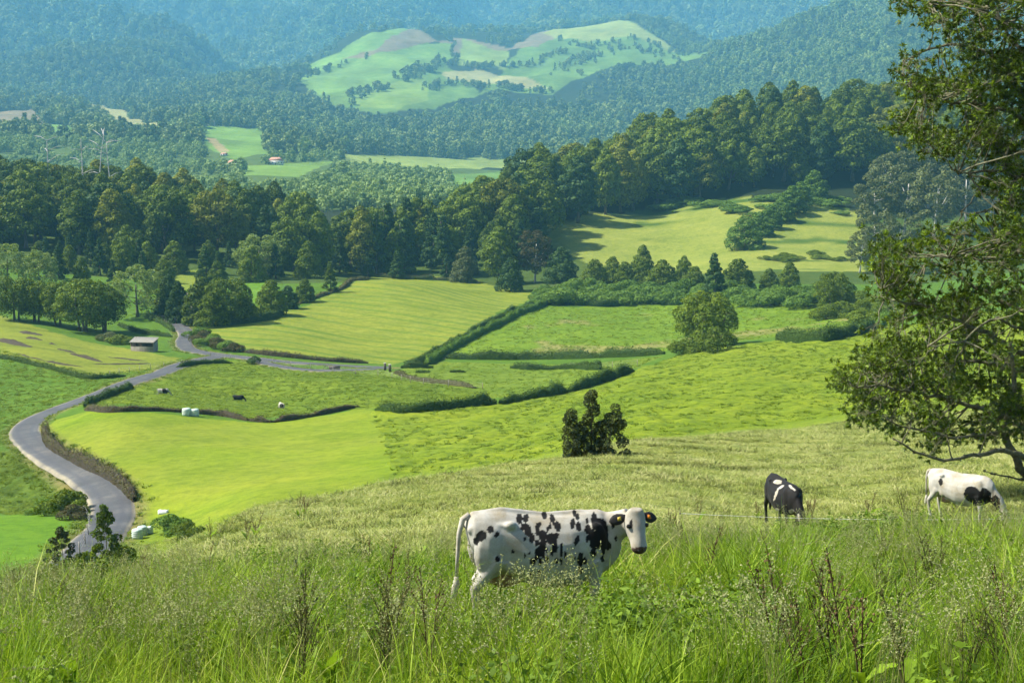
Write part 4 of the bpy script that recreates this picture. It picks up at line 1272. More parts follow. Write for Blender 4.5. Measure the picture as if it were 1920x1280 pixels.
hedge([(1214, 571), (1232, 571)], 1.8, 2.2, 'short stub of dark hedge in the far paddock', 8, size=0.16)
hedge([(1240, 572), (1282, 570)], 1.8, 2.2, 'second short hedge stub in the far paddock, nearer the umbrella-shaped tree', 9, size=0.16)
hedge([(1458, 638), (1500, 642), (1550, 640), (1600, 630), (1640, 618)], 2.6, 2.2, 'thick dark hedge on the brow left of the foreground tree', 10, size=0.14)
hedge([(1648, 614), (1670, 604), (1700, 594)], 2.1, 2.0, 'rounded hedge end beyond the thick brow hedge', 11, size=0.14, mat='leaf_shrub')
hedge([(752, 690), (812, 690)], 1.6, 1.4, 'low clipped hedge beside the gate post', 12, size=0.13)
hedge([(780, 699), (806, 699)], 1.5, 2.2, 'squared bush block in front of the low hedge by the gate', 13, size=0.13)
hedge([(845, 698), (872, 698)], 1.4, 2.0, 'isolated squared bush in the narrow strip field', 14, size=0.13)
hedge([(958, 690), (985, 693), (1050, 692), (1090, 691), (1126, 694)], 1.5, 1.6, 'broken low hedge in the middle of the narrow strip field', 15, size=0.13, lump=0.4)
hedge([(160, 769), (230, 772), (330, 772), (400, 778), (465, 789)], 1.0, 1.1, 'brown earth bank below the cattle pasture, left length with bales', 16, mat='leaf_hedge_dry', size=0.10, dens=22, core='soil', name='earth_bank', cat='bank')
hedge([(468, 789), (506, 792), (509, 792)], 1.2, 1.2, 'short brown earth bank at the corner of the cattle pasture', 17, mat='leaf_hedge_dry', size=0.10, core='soil', name='earth_bank', cat='bank')
hedge([(512, 792), (560, 785), (620, 774), (672, 763)], 0.9, 1.1, 'brown earth bank below the cattle pasture, right length', 18, mat='leaf_hedge_dry', size=0.10, core='soil', name='earth_bank', cat='bank')
hedge([(160, 763), (190, 750), (220, 738), (246, 726)], 1.5, 1.6, 'green hedge along the lane side at the corner of the cattle pasture', 19, size=0.13)
hedge([(-20, 668), (60, 684), (130, 702), (180, 711), (235, 706)], 1.0, 1.2, 'low dark hedge curving along the lower edge of the mown left meadow', 20, size=0.13)
hedge([(84, 812), (92, 836), (120, 854), (160, 876), (200, 893), (232, 915), (252, 940)], 1.7, 1.3, 'steep earth bank holding the lime field above the lane bend', 21, mat='leaf_hedge_dry', size=0.09, dens=30, rng_=(100, 240), core='soil', name='earth_bank', cat='bank')
hedge([(455, 660), (520, 668), (580, 674), (640, 679), (690, 681)], 1.3, 1.6, 'brown bank along the lane under the mown hill', 22, mat='leaf_hedge_dry', size=0.13, core='soil', name='earth_bank', cat='bank')
hedge([(332, 690), (370, 683), (410, 681), (436, 682)], 1.1, 1.4, 'dark low hedge between the lane and the cattle pasture', 23, size=0.13)
hedge([(222, 610), (260, 624), (322, 632)], 1.3, 1.4, 'low hedge right of the row of trees, lower of two', 24, size=0.15, dens=18)
hedge([(272, 596), (300, 605), (326, 622)], 1.3, 1.6, 'low hedge beside the lane mouth, upper of two', 25, size=0.15, dens=18)
hedge([(690, 518), (760, 523), (850, 527), (900, 532)], 1.6, 1.8, 'scrubby hedge along the crest of the mown hill', 26, size=0.18, dens=12, rng_=(420, 700), lump=0.5, mat='leaf_hedge_dry', core='leaf_hedge')
hedge([(560, 570), (600, 556), (650, 535), (690, 523)], 1.2, 2.2, 'brownish grass bank on the left shoulder of the mown hill', 27, size=0.16, dens=12, rng_=(380, 700), lump=0.5, mat='leaf_hedge_dry', name='grass_bank', cat='bank')
hedge([(530, 590), (500, 600), (460, 606), (400, 612)], 2.6, 2.6, 'tall dark hedge under the trees left of the mown hill', 28, size=0.18, dens=12, rng_=(330, 700), lump=0.5)
hedge([(740, 700), (800, 716), (850, 722), (890, 728)], 0.7, 1.6, 'low rough bank along the fence of the cattle pasture', 29, size=0.12, mat='leaf_hedge_dry', name='grass_bank', lump=0.8, cat='bank')

# ---------------------------------------------------------------- cows
def ellipsoid(mb, c, r, n=10, m_=7):
    th = np.linspace(0, np.pi, m_ + 1)[1:-1]; ph = np.linspace(0, 2 * np.pi, n, endpoint=False)
    V = [(0, 0, 1)] + [(math.sin(t) * math.cos(p), math.sin(t) * math.sin(p), math.cos(t)) for t in th for p in ph] + [(0, 0, -1)]
    V = np.array(V) * np.array(r) + np.array(c)
    k = len(th)
    Q = [(1 + i * n + j, 1 + (i + 1) * n + j, 1 + (i + 1) * n + (j + 1) % n, 1 + i * n + (j + 1) % n) for i in range(k - 1) for j in range(n)]
    T = [(0, 1 + j, 1 + (j + 1) % n) for j in range(n)] + [(1 + k * n, 1 + (k - 1) * n + (j + 1) % n, 1 + (k - 1) * n + j) for j in range(n)]
    mb.add(V, Q, T)


def nrm(v):
    v = np.array(v, float); return v / np.linalg.norm(v)


HEAD = [(-0.02, 0.090, 0.05), (0.03, 0.120, 0.09), (0.12, 0.136, 0.125), (0.19, 0.136, 0.135), (0.26, 0.116, 0.125), (0.33, 0.100, 0.104), (0.40, 0.102, 0.092), (0.46, 0.102, 0.080), (0.50, 0.072, 0.054)]


def head_frame(pose):
    d = nrm(pose['dir']); up = np.array(pose.get('front', (0, 0, 1)), float)
    f = up - d * up.dot(d); f = nrm(f)
    s = np.cross(d, f)
    return np.array(pose['poll'], float), d, f, s


def cow_body(pose, voxel):
    mb = MB()
    R = [(-0.95, 0.09, 1.36, 1.14), (-0.90, 0.19, 1.41, 1.00), (-0.77, 0.25, 1.44, 0.82), (-0.56, 0.285, 1.455, 0.72), (-0.30, 0.345, 1.42, 0.59), (0.0, 0.40, 1.405, 0.505), (0.28, 0.385, 1.42, 0.51), (0.50, 0.31, 1.46, 0.56), (0.68, 0.26, 1.475, 0.61), (0.85, 0.20, 1.42, 0.72), (0.98, 0.12, 1.28, 0.88)]
    n = 20
    a = np.linspace(0, 2 * np.pi, n, endpoint=False)
    V = []
    for x, hw, zt, zb in R:
        c = (zt + zb) / 2; hh = (zt - zb) / 2
        yy = hw * np.sign(np.cos(a)) * np.abs(np.cos(a)) ** 0.85; z_ = np.sin(a)
        # barrel: widest below the middle, narrow along the back
        wz = 1 - 0.28 * np.clip(z_, 0, 1) ** 1.5
        V.append(np.c_[np.full(n, x), yy * wz, c + hh * np.sign(z_) * np.abs(z_) ** 0.9])
    V = np.concatenate(V); k = len(R)
    i = np.arange(k - 1)[:, None] * n; j = np.arange(n)[None]; jj = (j + 1) % n
    Q = np.stack([i + j, i + n + j, i + n + jj, i + jj], -1).reshape(-1, 4)
    V = np.concatenate([V, [(-0.97, 0, 1.26), (1.0, 0, 1.08)]])
    T = [(k * n, q, (q + 1) % n) for q in range(n)] + [(k * n + 1, (k - 1) * n + (q + 1) % n, (k - 1) * n + q) for q in range(n)]
    mb.add(V, Q, T)
    mb.tube([(-0.93, 0, 1.39), (-0.55, 0, 1.45), (0.0, 0, 1.40), (0.45, 0, 1.44), (0.72, 0, 1.43)], [0.035, 0.04, 0.035, 0.035, 0.02], 8)
    for s in (-1, 1):
        ellipsoid(mb, (-0.47, s * 0.235, 1.325), (0.075, 0.05, 0.055))           # hook bone
        mb.tube([(-0.47, s * 0.225, 1.31), (-0.70, s * 0.165, 1.31), (-0.92, s * 0.11, 1.23)], [0.03, 0.022, 0.035], 8)
        ellipsoid(mb, (-0.92, s * 0.11, 1.23), (0.06, 0.05, 0.06))               # pin bone
        ellipsoid(mb, (-0.66, s * 0.185, 0.98), (0.235, 0.115, 0.33))            # thigh
        ellipsoid(mb, (-0.42, s * 0.24, 0.84), (0.11, 0.07, 0.13))               # stifle
        ellipsoid(mb, (0.60, s * 0.205, 1.04), (0.17, 0.085, 0.33))              # shoulder
        ellipsoid(mb, (0.72, s * 0.17, 0.93), (0.10, 0.07, 0.11))
        o = pose.get('step', 0.0) * s
        mb.tube([(-0.58, s * 0.20, 0.92), (-0.68 + o, s * 0.19, 0.68), (-0.80 + o, s * 0.18, 0.52), (-0.78 + o, s * 0.18, 0.36), (-0.74 + o, s * 0.18, 0.17), (-0.72 + o, s * 0.18, 0.10), (-0.69 + o, s * 0.18, 0.0)], [0.14, 0.085, 0.062, 0.046, 0.044, 0.052, 0.058], 10)
        mb.tube([(0.60, s * 0.19, 0.90), (0.60 - o, s * 0.18, 0.70), (0.61 - o, s * 0.175, 0.47), (0.60 - o, s * 0.175, 0.34), (0.60 - o, s * 0.175, 0.16), (0.62 - o, s * 0.175, 0.09), (0.65 - o, s * 0.175, 0.0)], [0.125, 0.085, 0.060, 0.045, 0.042, 0.050, 0.058], 10)
    ellipsoid(mb, (-0.44, 0, 0.66), (0.25, 0.18, 0.17))                          # udder
    Np = pose['neck']
    Vn, Qn, Tn = tube_np([p[:3] for p in Np], [(p[3], p[4]) for p in Np], 14, True, sup=(0, 1, 0.0))
    mb.add(Vn, Qn, Tn)
    P, d, f, s = head_frame(pose)
    pts = [P + d * t - f * (hd - 0.10) for t, hw, hd in HEAD]
    Vh, Qh, Th = tube_np(pts, [(hw, hd) for t, hw, hd in HEAD], 14, True, sup=s)
    mb.add(Vh, Qh, Th)
    me = mb.mesh('cow_raw')
    o = bpy.data.objects.new('cow_raw', me); COL.objects.link(o)
    r = o.modifiers.new('r', 'REMESH'); r.mode = 'VOXEL'; r.voxel_size = voxel
    sm = o.modifiers.new('s', 'SMOOTH'); sm.factor = 0.5; sm.iterations = 7
    dg = bpy.context.evaluated_depsgraph_get(); dg.update()
    res = bpy.data.meshes.new_from_object(o.evaluated_get(dg))
    bpy.data.objects.remove(o)
    return res


def in_spots(px, py, spots):
    m_ = np.zeros(px.shape, bool)
    jx = px + 0.9 * pnoise(px * 0.25, py * 0.25); jy = py + 0.9 * pnoise(px * 0.25 + 31, py * 0.25)
    for sp in spots:
        cx, cy, rx, ry = sp[:4]; a = math.radians(sp[4] if len(sp) > 4 else 0)
        dx, dy = jx - cx, jy - cy
        u_ = dx * math.cos(a) + dy * math.sin(a); v_ = -dx * math.sin(a) + dy * math.cos(a)
        m_ |= (u_ / rx) ** 2 + (v_ / ry) ** 2 < 1
    return m_


m, nt, out = nodes_of('cow_coat')
p = N(nt, 'ShaderNodeBsdfPrincipled'); p.inputs['Roughness'].default_value = 0.75; p.inputs['Specular IOR Level'].default_value = 0.25
p.inputs['Sheen Weight'].default_value = 0.04
tc = N(nt, 'ShaderNodeTexCoord').outputs['Object']
cl = N(nt, 'ShaderNodeAttribute', attribute_name='coat').outputs['Color']
f1 = noise(nt, 3.5, 4, 0.6, tc); f2 = noise(nt, 60.0, 2, 0.6, tc)
dirt = ramp(nt, f1, [(0.38, (1, 1, 1)), (0.70, (0.70, 0.62, 0.48))])
c = mixc(nt, 1.0, cl, dirt, 'MULTIPLY')
c = mixc(nt, 0.5, c, mixc(nt, 1.0, c, ramp(nt, f2, [(0.3, (0.8, 0.8, 0.8)), (0.7, (1.15, 1.15, 1.15))]), 'MULTIPLY'))
nt.links.new(c, p.inputs['Base Color'])
nt.links.new(bump(nt, f2, 0.15, 0.01), p.inputs['Normal'])
nt.links.new(p.outputs[0], out.inputs[0])
M['coat'] = m
M['hoof'] = simple_mat('hoof_horn', (0.05, 0.045, 0.04), (0.10, 0.09, 0.08), 8, 0.6)
M['eye'] = simple_mat('dark_eye', (0.01, 0.008, 0.006), None, 1, 0.1, spec=0.7)
M['black_hide'] = simple_mat('black_hide', (0.012, 0.011, 0.011), (0.03, 0.028, 0.026), 8, 0.6)
M['tail_hair'] = simple_mat('tail_hair', (0.30, 0.27, 0.21), (0.55, 0.52, 0.46), 12, 0.85)
M['nose'] = simple_mat('nose_skin', (0.05, 0.03, 0.025), (0.22, 0.12, 0.10), 9, 0.35)
M['tag_orange'] = simple_mat('orange_tag', (0.62, 0.20, 0.02), None, 1, 0.4)
M['tag_yellow'] = simple_mat('yellow_tag', (0.42, 0.33, 0.04), None, 1, 0.4)
WHITE = np.array((0.44, 0.43, 0.395)); BLACK = np.array((0.007, 0.007, 0.008)); PINK = np.array((0.40, 0.26, 0.20))


def cow(px, py, heading, pose, base, spots, label, voxel=0.022, group=None, seed=1, rng_=(10, 60), ears='black', tags=(), scale=1.0, horns=False, parts=True, loc=None, sink=0.0, pitch=0.0):
    P0 = hit(px, py, *rng_) if loc is None else np.array(loc, float)
    root = empty('cow', P0 - np.array((0, 0, sink)), heading)
    root.scale = (scale,) * 3
    me = cow_body(pose, voxel)
    n = len(me.vertices)
    co = np.zeros(n * 3, np.float32); me.vertices.foreach_get('co', co); co = co.reshape(-1, 3).astype(float)
    no = np.zeros(n * 3, np.float32); me.vertices.foreach_get('normal', no); no = no.reshape(-1, 3)
    root.rotation_euler = (0, pitch, heading)
    RM = np.array(root.rotation_euler.to_matrix())
    rot = lambda A: np.asarray(A, float) @ RM.T
    W = rot(co) * scale + np.array(root.location); Wn = rot(no)
    face = (Wn * (-W / np.linalg.norm(W, axis=1)[:, None])).sum(1) > -0.1
    ppx, ppy = project(W)
    pat = in_spots(ppx, ppy, spots)
    q = pnoise(co[:, 0] * 3.1 + seed * 7, co[:, 2] * 3.1 + seed * 3) > (0.38 if base == 'white' else 0.5)
    dark = np.where(face, pat, q)
    if base == 'black': dark = ~dark
    col = np.where(dark[:, None], BLACK, WHITE)
    # udder and muzzle skin
    ud = (((co - np.array((-0.44, 0, 0.62))) / np.array((0.27, 0.19, 0.17))) ** 2).sum(1) < 1
    col[ud & ~dark] = PINK
    Ph, d, f, s = head_frame(pose)
    rel = co - Ph
    t = rel @ d; nearh = np.linalg.norm(rel - np.outer(t, d), axis=1) < 0.2
    col[nearh & (t > 0.445) & (t < 0.57)] = np.array((0.10, 0.06, 0.05))
    low = (co[:, 2] < 0.05)
    col[low] = np.array((0.06, 0.055, 0.05))
    at = me.attributes.new('coat', 'FLOAT_COLOR', 'POINT')
    at.data.foreach_set('color', np.c_[col, np.ones(n)].astype(np.float32).ravel())
    me.polygons.foreach_set('use_smooth', np.ones(len(me.polygons), bool))
    me.materials.clear(); me.materials.append(M['coat'])
    me.name = 'body'
    obj('body', me, root)
    # tail with its switch
    mb = MB()
    tl = pose.get('tail', [(-0.93, 0, 1.38), (-1.01, 0, 1.33), (-1.045, 0.0, 1.15), (-1.04, 0.01, 0.85), (-1.03, 0.02, 0.62)])
    mb.tube(tl, [0.045, 0.038, 0.028, 0.022, 0.022], 8)
    e = np.array(tl[-1])
    mb.tube([e, e + (0, 0.0, -0.10), e + (-0.015, 0.01, -0.22), e + (-0.04, 0.02, -0.34)], [0.022, 0.045, 0.042, 0.008], 8)
    mb.build('tail', [M['tail_hair'] if base == 'white' else M['black_hide']], root, True)
    if not parts: return tag(root, label, 'cow', group)
    for k in (-1, 1):
        mb = MB(); ellipsoid(mb, Ph + d * 0.185 + s * k * 0.118 + f * 0.045, (0.027, 0.027, 0.027))
        mb.build('eye', [M['eye']], root, True)
        out_ = nrm(s * k + f * -0.15 + np.array((0, 0, -0.22 if not pose.get('graze') else 0.15)))
        b0 = Ph + d * 0.06 + s * k * 0.10 - f * 0.03
        L = [b0 + out_ * q_ for q_ in (0.0, 0.045, 0.10, 0.155, 0.20, 0.222)]
        Ve, Qe, Te = tube_np(L, [(0.026, 0.02), (0.050, 0.016), (0.068, 0.013), (0.064, 0.011), (0.036, 0.008), (0.006, 0.004)], 10, True, sup=d)
        mb = MB(); mb.add(Ve, Qe, Te)
        ear = mb.build('ear', [M['black_hide']], root, True)
        if tags:
            mb = MB()
            c0 = b0 + out_ * 0.10 + f * 0.022
            w1, h1 = out_ * 0.020, d * 0.024
            mb.add([c0 - w1 - h1, c0 + w1 - h1, c0 + w1 * 1.2 + h1, c0 - w1 * 1.2 + h1, c0 - w1 - h1 + f * 0.006, c0 + w1 - h1 + f * 0.006, c0 + w1 * 1.2 + h1 + f * 0.006, c0 - w1 * 1.2 + h1 + f * 0.006],
                   [(0, 3, 2, 1), (4, 5, 6, 7), (0, 1, 5, 4), (1, 2, 6, 5), (2, 3, 7, 6), (3, 0, 4, 7)])
            mb.build('ear_tag', [M[tags[0 if k < 0 else 1]]], ear)
        if horns:
            mb = MB(); h0 = Ph + s * k * 0.07
            mb.tube([h0, h0 + s * k * 0.07 + f * 0.01, h0 + s * k * 0.12 - d * 0.05, h0 + s * k * 0.13 - d * 0.11], [0.024, 0.02, 0.014, 0.004], 7)
            mb.build('horn', [M['hoof']], root, True)
        mb = MB(); ellipsoid(mb, Ph + d * 0.487 + s * k * 0.038 + f * 0.088, (0.016, 0.016, 0.012), 8, 5)
        mb.build('nostril', [M['eye']], root, True)
    return tag(root, label, 'cow', group)


ZC = lambda L: [(830 + a / 4.8, 920 + b / 4.8, c / 4.8, d_ / 4.8, *r) for a, b, c, d_, *r in L]
SPOTS1 = ZC([(345, 405, 55, 45, -35), (300, 450, 28, 36), (432, 347, 33, 34), (487, 390, 20, 33, 15), (690, 250, 28, 48), (748, 245, 25, 38, 10), (715, 325, 15, 35), (765, 350, 35, 65, -20), (800, 420, 25, 50), (742, 433, 12, 15),
    (915, 215, 25, 38, -15), (988, 255, 22, 52, -15), (1035, 320, 28, 50, -10), (1030, 400, 15, 30), (968, 310, 12, 32), (945, 345, 11, 25), (860, 310, 22, 38, 30), (850, 365, 20, 40), (900, 400, 40, 50), (980, 430, 50, 55),
    (1010, 500, 30, 55), (985, 550, 15, 35), (900, 480, 30, 70), (850, 465, 20, 32), (880, 540, 35, 50), (850, 570, 25, 50), (905, 580, 20, 28), (935, 530, 13, 25), (815, 635, 28, 40), (875, 637, 18, 36), (937, 618, 18, 35),
    (1070, 530, 15, 68), (1100, 570, 11, 35), (1025, 630, 18, 30), (1068, 632, 12, 30), (738, 580, 10, 25), (778, 560, 11, 16), (630, 545, 13, 16), (495, 612, 24, 28), (1185, 200, 20, 32), (1215, 232, 18, 32), (1170, 295, 24, 52, 10),
    (1223, 320, 24, 47, -10), (1207, 445, 22, 48, 20), (1302, 268, 14, 28), (1305, 345, 28, 45), (1345, 400, 40, 60), (1370, 480, 45, 50), (1355, 555, 28, 45), (1300, 432, 15, 28), (1360, 250, 25, 60), (1440, 330, 30, 80), (1455, 420, 38, 70),
    (1490, 490, 30, 40), (1445, 540, 18, 35), (1438, 610, 20, 30), (1240, 620, 28, 60), (1280, 630, 20, 35), (1190, 610, 7, 20), (1245, 570, 22, 18), (1240, 710, 25, 40), (800, 740, 22, 18), (870, 735, 20, 28), (150, 290, 35, 45), (175, 350, 35, 50),
    (1430, 370, 60, 120), (1445, 480, 50, 60), (1400, 300, 60, 60), (1532, 300, 18, 38), (1558, 425, 13, 27), (1695, 300, 14, 40)])
POSE_LOOK = dict(neck=[(0.55, 0, 1.12, 0.22, 0.30), (0.80, -0.01, 1.22, 0.165, 0.235), (0.97, -0.07, 1.32, 0.135, 0.18), (1.06, -0.15, 1.42, 0.115, 0.135)], poll=(1.06, -0.24, 1.52), dir=(0.08, -0.38, -0.92), front=(0.04, -0.97, 0.25), step=0.05)
POSE_GRAZE = dict(neck=[(0.55, 0, 1.10, 0.22, 0.30), (0.86, 0, 1.02, 0.15, 0.23), (1.10, 0.02, 0.80, 0.12, 0.17), (1.24, 0.04, 0.60, 0.10, 0.13)], poll=(1.26, 0.05, 0.58), dir=(0.38, 0.05, -0.92), front=(0.95, 0.1, 0.3), graze=True, step=0.07)
cow(1004, 1172, math.radians(14), POSE_LOOK, 'white', SPOTS1, 'white cow with many black spots looking at the camera from tall grass', 0.017, None, 1, (10, 40), tags=('tag_orange', 'tag_yellow'), scale=0.94, pitch=math.radians(4.5))
SPOTS2 = [(1458, 903, 8, 4), (1455, 926, 2, 13, 20), (1485, 914, 8, 2.5, 38), (1464, 913, 7, 2, -30), (1484, 958, 5, 4), (1448, 975, 4, 12), (1456, 958, 5, 6), (1497, 975, 2.5, 14)]
cow(1468, 992, math.radians(-78), POSE_GRAZE, 'black', SPOTS2, 'black cow with white shoulder stripe grazing head-on, middle of the three near cows', 0.024, None, 2, (30, 60), horns=True)
SPOTS3 = [(1764, 903, 4, 7), (1822, 926, 15, 15), (1834, 934, 14, 14), (1845, 920, 6, 6), (1850, 930, 9, 12), (1856, 945, 9, 14), (1862, 958, 8, 12), (1866, 944, 9, 16)]
cow(1798, 978, math.radians(-42), POSE_GRAZE, 'white', SPOTS3, 'mostly white cow with black neck grazing at the right edge', 0.024, None, 3, (30, 60), scale=0.93)
G_FC = 'cows far off in the cattle pasture'
cow(306, 740, math.radians(10), POSE_GRAZE, 'white', [(308, 732, 4, 6), (313, 737, 4, 5)], 'tiny black and white cow leftmost in the cattle pasture', 0.06, G_FC, 4, (200, 400), parts=False, sink=0.3)
cow(447, 752, math.radians(0), POSE_GRAZE, 'black', [], 'tiny black cow in the middle of the cattle pasture', 0.06, G_FC, 5, (200, 400), parts=False, sink=0.3)
cow(528, 765, math.radians(120), POSE_GRAZE, 'white', [(528, 760, 4, 4)], 'tiny spotted cow rightmost in the cattle pasture', 0.06, G_FC, 6, (200, 400), parts=False, sink=0.5)


# ---------------------------------------------------------------- bales, shed, fences, houses, heaps, snags
def bale(px, py, dia, h, label, rng_, group, seed):
    rng = np.random.default_rng(seed)
    p = hit(px, py, *rng_)
    n = 24
    prof = [(0.0, 0.0), (0.80, 0.0), (0.96, 0.06), (1.0, 0.25), (1.0, 0.75), (0.96, 0.94), (0.80, 1.0), (0.0, 1.02)]
    a = np.linspace(0, 2 * np.pi, n, endpoint=False)
    V = np.concatenate([np.c_[np.cos(a) * r * dia / 2 * (1 + 0.025 * np.sin(5 * a + seed)), np.sin(a) * r * dia / 2, np.full(n, q * h) + 0.02 * np.sin(3 * a + q * 4)] for r, q in prof])
    i = np.arange(len(prof) - 1)[:, None] * n; j = np.arange(n)[None]; jj = (j + 1) % n
    Q = np.stack([i + j, i + jj, i + n + jj, i + n + j], -1).reshape(-1, 4)
    t = empty('wrapped_bale', p)
    obj('wrap', mesh_np('wrap', V, Q, [M['bale']], True), t)
    mb = MB()
    for k in range(3):
        mb.tube([(math.cos(q) * dia / 2 * 1.012, math.sin(q) * dia / 2 * 1.012, h * (0.3 + 0.2 * k)) for q in np.linspace(0, 2 * np.pi, 25)], 0.018, 4, False)
    obj('film_edge', mb.mesh('film_edge', [M['white_plastic']]), t)
    tag(t, label, 'bale', group)


bale(350, 779, 1.35, 1.15, 'left one of two pale green wrapped bales by the earth bank', (150, 300), 'bales by the earth bank', 1)
bale(365, 780, 1.35, 1.10, 'right one of two pale green wrapped bales by the earth bank', (150, 300), 'bales by the earth bank', 2)
bale(258, 1009, 1.05, 0.95, 'nearest mint green wrapped bale at the lane edge', (100, 200), 'bales at the lane edge', 3)
bale(267, 1003, 0.95, 0.90, 'mint green wrapped bale behind the nearest one at the lane edge', (100, 200), 'bales at the lane edge', 4)
bale(282, 1000, 0.55, 0.75, 'small pale drum-like bundle right of the bales at the lane edge', (100, 200), 'bales at the lane edge', 5)


def shed():
    p = hit(271, 658, 250, 450)
    t = empty('shed', p, math.radians(-8))
    W, D, H1, H2 = 5.6, 3.0, 3.1, 2.3
    for sx in (-1, 0, 1):
        for sy in (-1, 1):
            mb = MB(); mb.box((sx * (W / 2 - 0.1), sy * (D / 2 - 0.1), (H2 if sy < 0 else H1) / 2), (0.16, 0.16, H2 if sy < 0 else H1)); mb.build('post', [M['wood_dark']], t)
    pl = MB(); pl.box((0, 0, 0), (W, 0.05, 0.24)); pm = pl.mesh('plank', [M['wood']])
    for k in range(5):
        o = obj('plank', pm, t, (0.0, -D / 2 - 0.03 + 0.015 * (k % 2), 0.14 + k * 0.265))
        o.rotation_euler = (0, 0.01 * ((k * 7) % 3 - 1), 0)
    ps = MB(); ps.box((0, 0, 0), (0.05, D, 0.26)); psm = ps.mesh('side_plank', [M['wood']])
    for sx in (-1, 1):
        for k in range(8): obj('side_plank', psm, t, (sx * (W / 2 + 0.03), 0, 0.14 + k * 0.285))
    pb = MB(); pb.box((0, 0, 0), (W, 0.05, 0.27)); pbm = pb.mesh('back_plank', [M['wood_dark']])
    for k in range(10): obj('back_plank', pbm, t, (0, D / 2 + 0.03, 0.14 + k * 0.285))
    # corrugated roof, sloping to the back
    nx = 48
    x = np.linspace(-W / 2 - 0.3, W / 2 + 0.3, nx)
    zc = 0.035 * np.sin(np.arange(nx) * 1.57)
    V = np.concatenate([np.c_[x, np.full(nx, -D / 2 - 0.35), H2 + 0.10 + zc], np.c_[x, np.full(nx, D / 2 + 0.3), H1 + 0.10 + zc], np.c_[x, np.full(nx, D / 2 + 0.3), H1 + 0.06 + zc], np.c_[x, np.full(nx, -D / 2 - 0.35), H2 + 0.06 + zc]])
    i = np.arange(nx - 1)
    Q = np.concatenate([np.stack([a * nx + i, a * nx + i + 1, ((a + 1) % 4) * nx + i + 1, ((a + 1) % 4) * nx + i], 1) for a in range(4)])
    obj('roof', mesh_np('roof', V, Q, [M['tin']], True), t)
    tag(t, 'small weathered plank shed with pale roof beside the lane', 'shed')


shed()


def fence(px, spacing, h, label, rng_, wires=3, r=0.06, name='wire_fence'):
    C = resample(hits(px, *rng_), spacing)
    z0 = height(C[:, 0], C[:, 1])
    root = empty(name, (*C[0], z0[0]))
    rng = np.random.default_rng(len(px) * 7 + int(px[0][0]))
    mb = MB(); mb.tube([(0, 0, -0.3), (0, 0, h * 0.5), (0, 0, h)], [r, r, r * 0.85], 6); pm = mb.mesh('post', [M['wood']], False)
    org = np.array(root.location)
    for c, q in zip(C, z0):
        o = obj('post', pm, root, np.r_[c, q] - org); o.rotation_euler = (rng.normal() * 0.06, rng.normal() * 0.06, rng.random() * 6)
    for k in range(wires):
        hh = h * (0.35 + 0.27 * k)
        mb = MB(); mb.tube(np.c_[C, z0 + hh] - org, 0.012, 4, False); mb.build('wire', [M['wire_grey']], root)
    return tag(root, label, 'fence')


fence([(395, 668), (440, 674), (520, 684), (560, 690), (640, 700), (720, 706), (800, 722), (905, 730)], 7.0, 1.3, 'wire fence with thin posts along the top of the cattle pasture', (240, 420))
fence([(205, 706), (250, 697), (290, 690), (340, 684)], 6.0, 1.2, 'wire fence with thin posts at the foot of the mown left meadow', (240, 420))
fence([(1070, 690), (1155, 689), (1195, 686)], 6.0, 1.3, 'short wire fence in the narrow strip field near the umbrella-shaped tree', (240, 420))
fence([(150, 1040), (165, 1010), (168, 985), (160, 968)], 5.0, 1.2, 'wire fence between the lane and the bright low meadow', (95, 200))
# gate posts at the end of the lane
for k, (px, py) in enumerate([(722, 694), (731, 697)]):
    p = hit(px, py, 240, 420)
    t = empty('gate_post', p)
    mb = MB(); mb.box((0, 0, 0.75), (0.5, 0.5, 1.7), 0.2, 0.94); mb.build('pillar', [M['wood_dark']], t)
    mb = MB(); mb.box((0, 0, 1.64), (0.6, 0.6, 0.10), 0.2, 0.8); mb.build('cap', [M['concrete']], t)
    tag(t, ['left gate pillar where the lane ends', 'right gate pillar where the lane ends'][k], 'post', 'gate pillars')


def trough(px, py):
    p = hit(px, py, 240, 420)
    t = empty('cattle_trough', p, 0.2)
    mb = MB(); mb.box((0, 0, 0.35), (2.4, 0.9, 0.7), 0, 1.05); mb.build('basin', [M['wood_dark']], t)
    mb = MB(); mb.box((-1.6, 0, 0.55), (0.14, 0.14, 1.3)); mb.build('post', [M['wood']], t)
    mb = MB(); mb.tube([(-2.6, 0, 0), (-1.6, 0, 1.1), (-1.3, 0, 1.2)], 0.06, 6); mb.build('rail', [M['wood_dark']], t)
    tag(t, 'dark cattle trough and rails beside the lane', 'trough')


trough(627, 692)


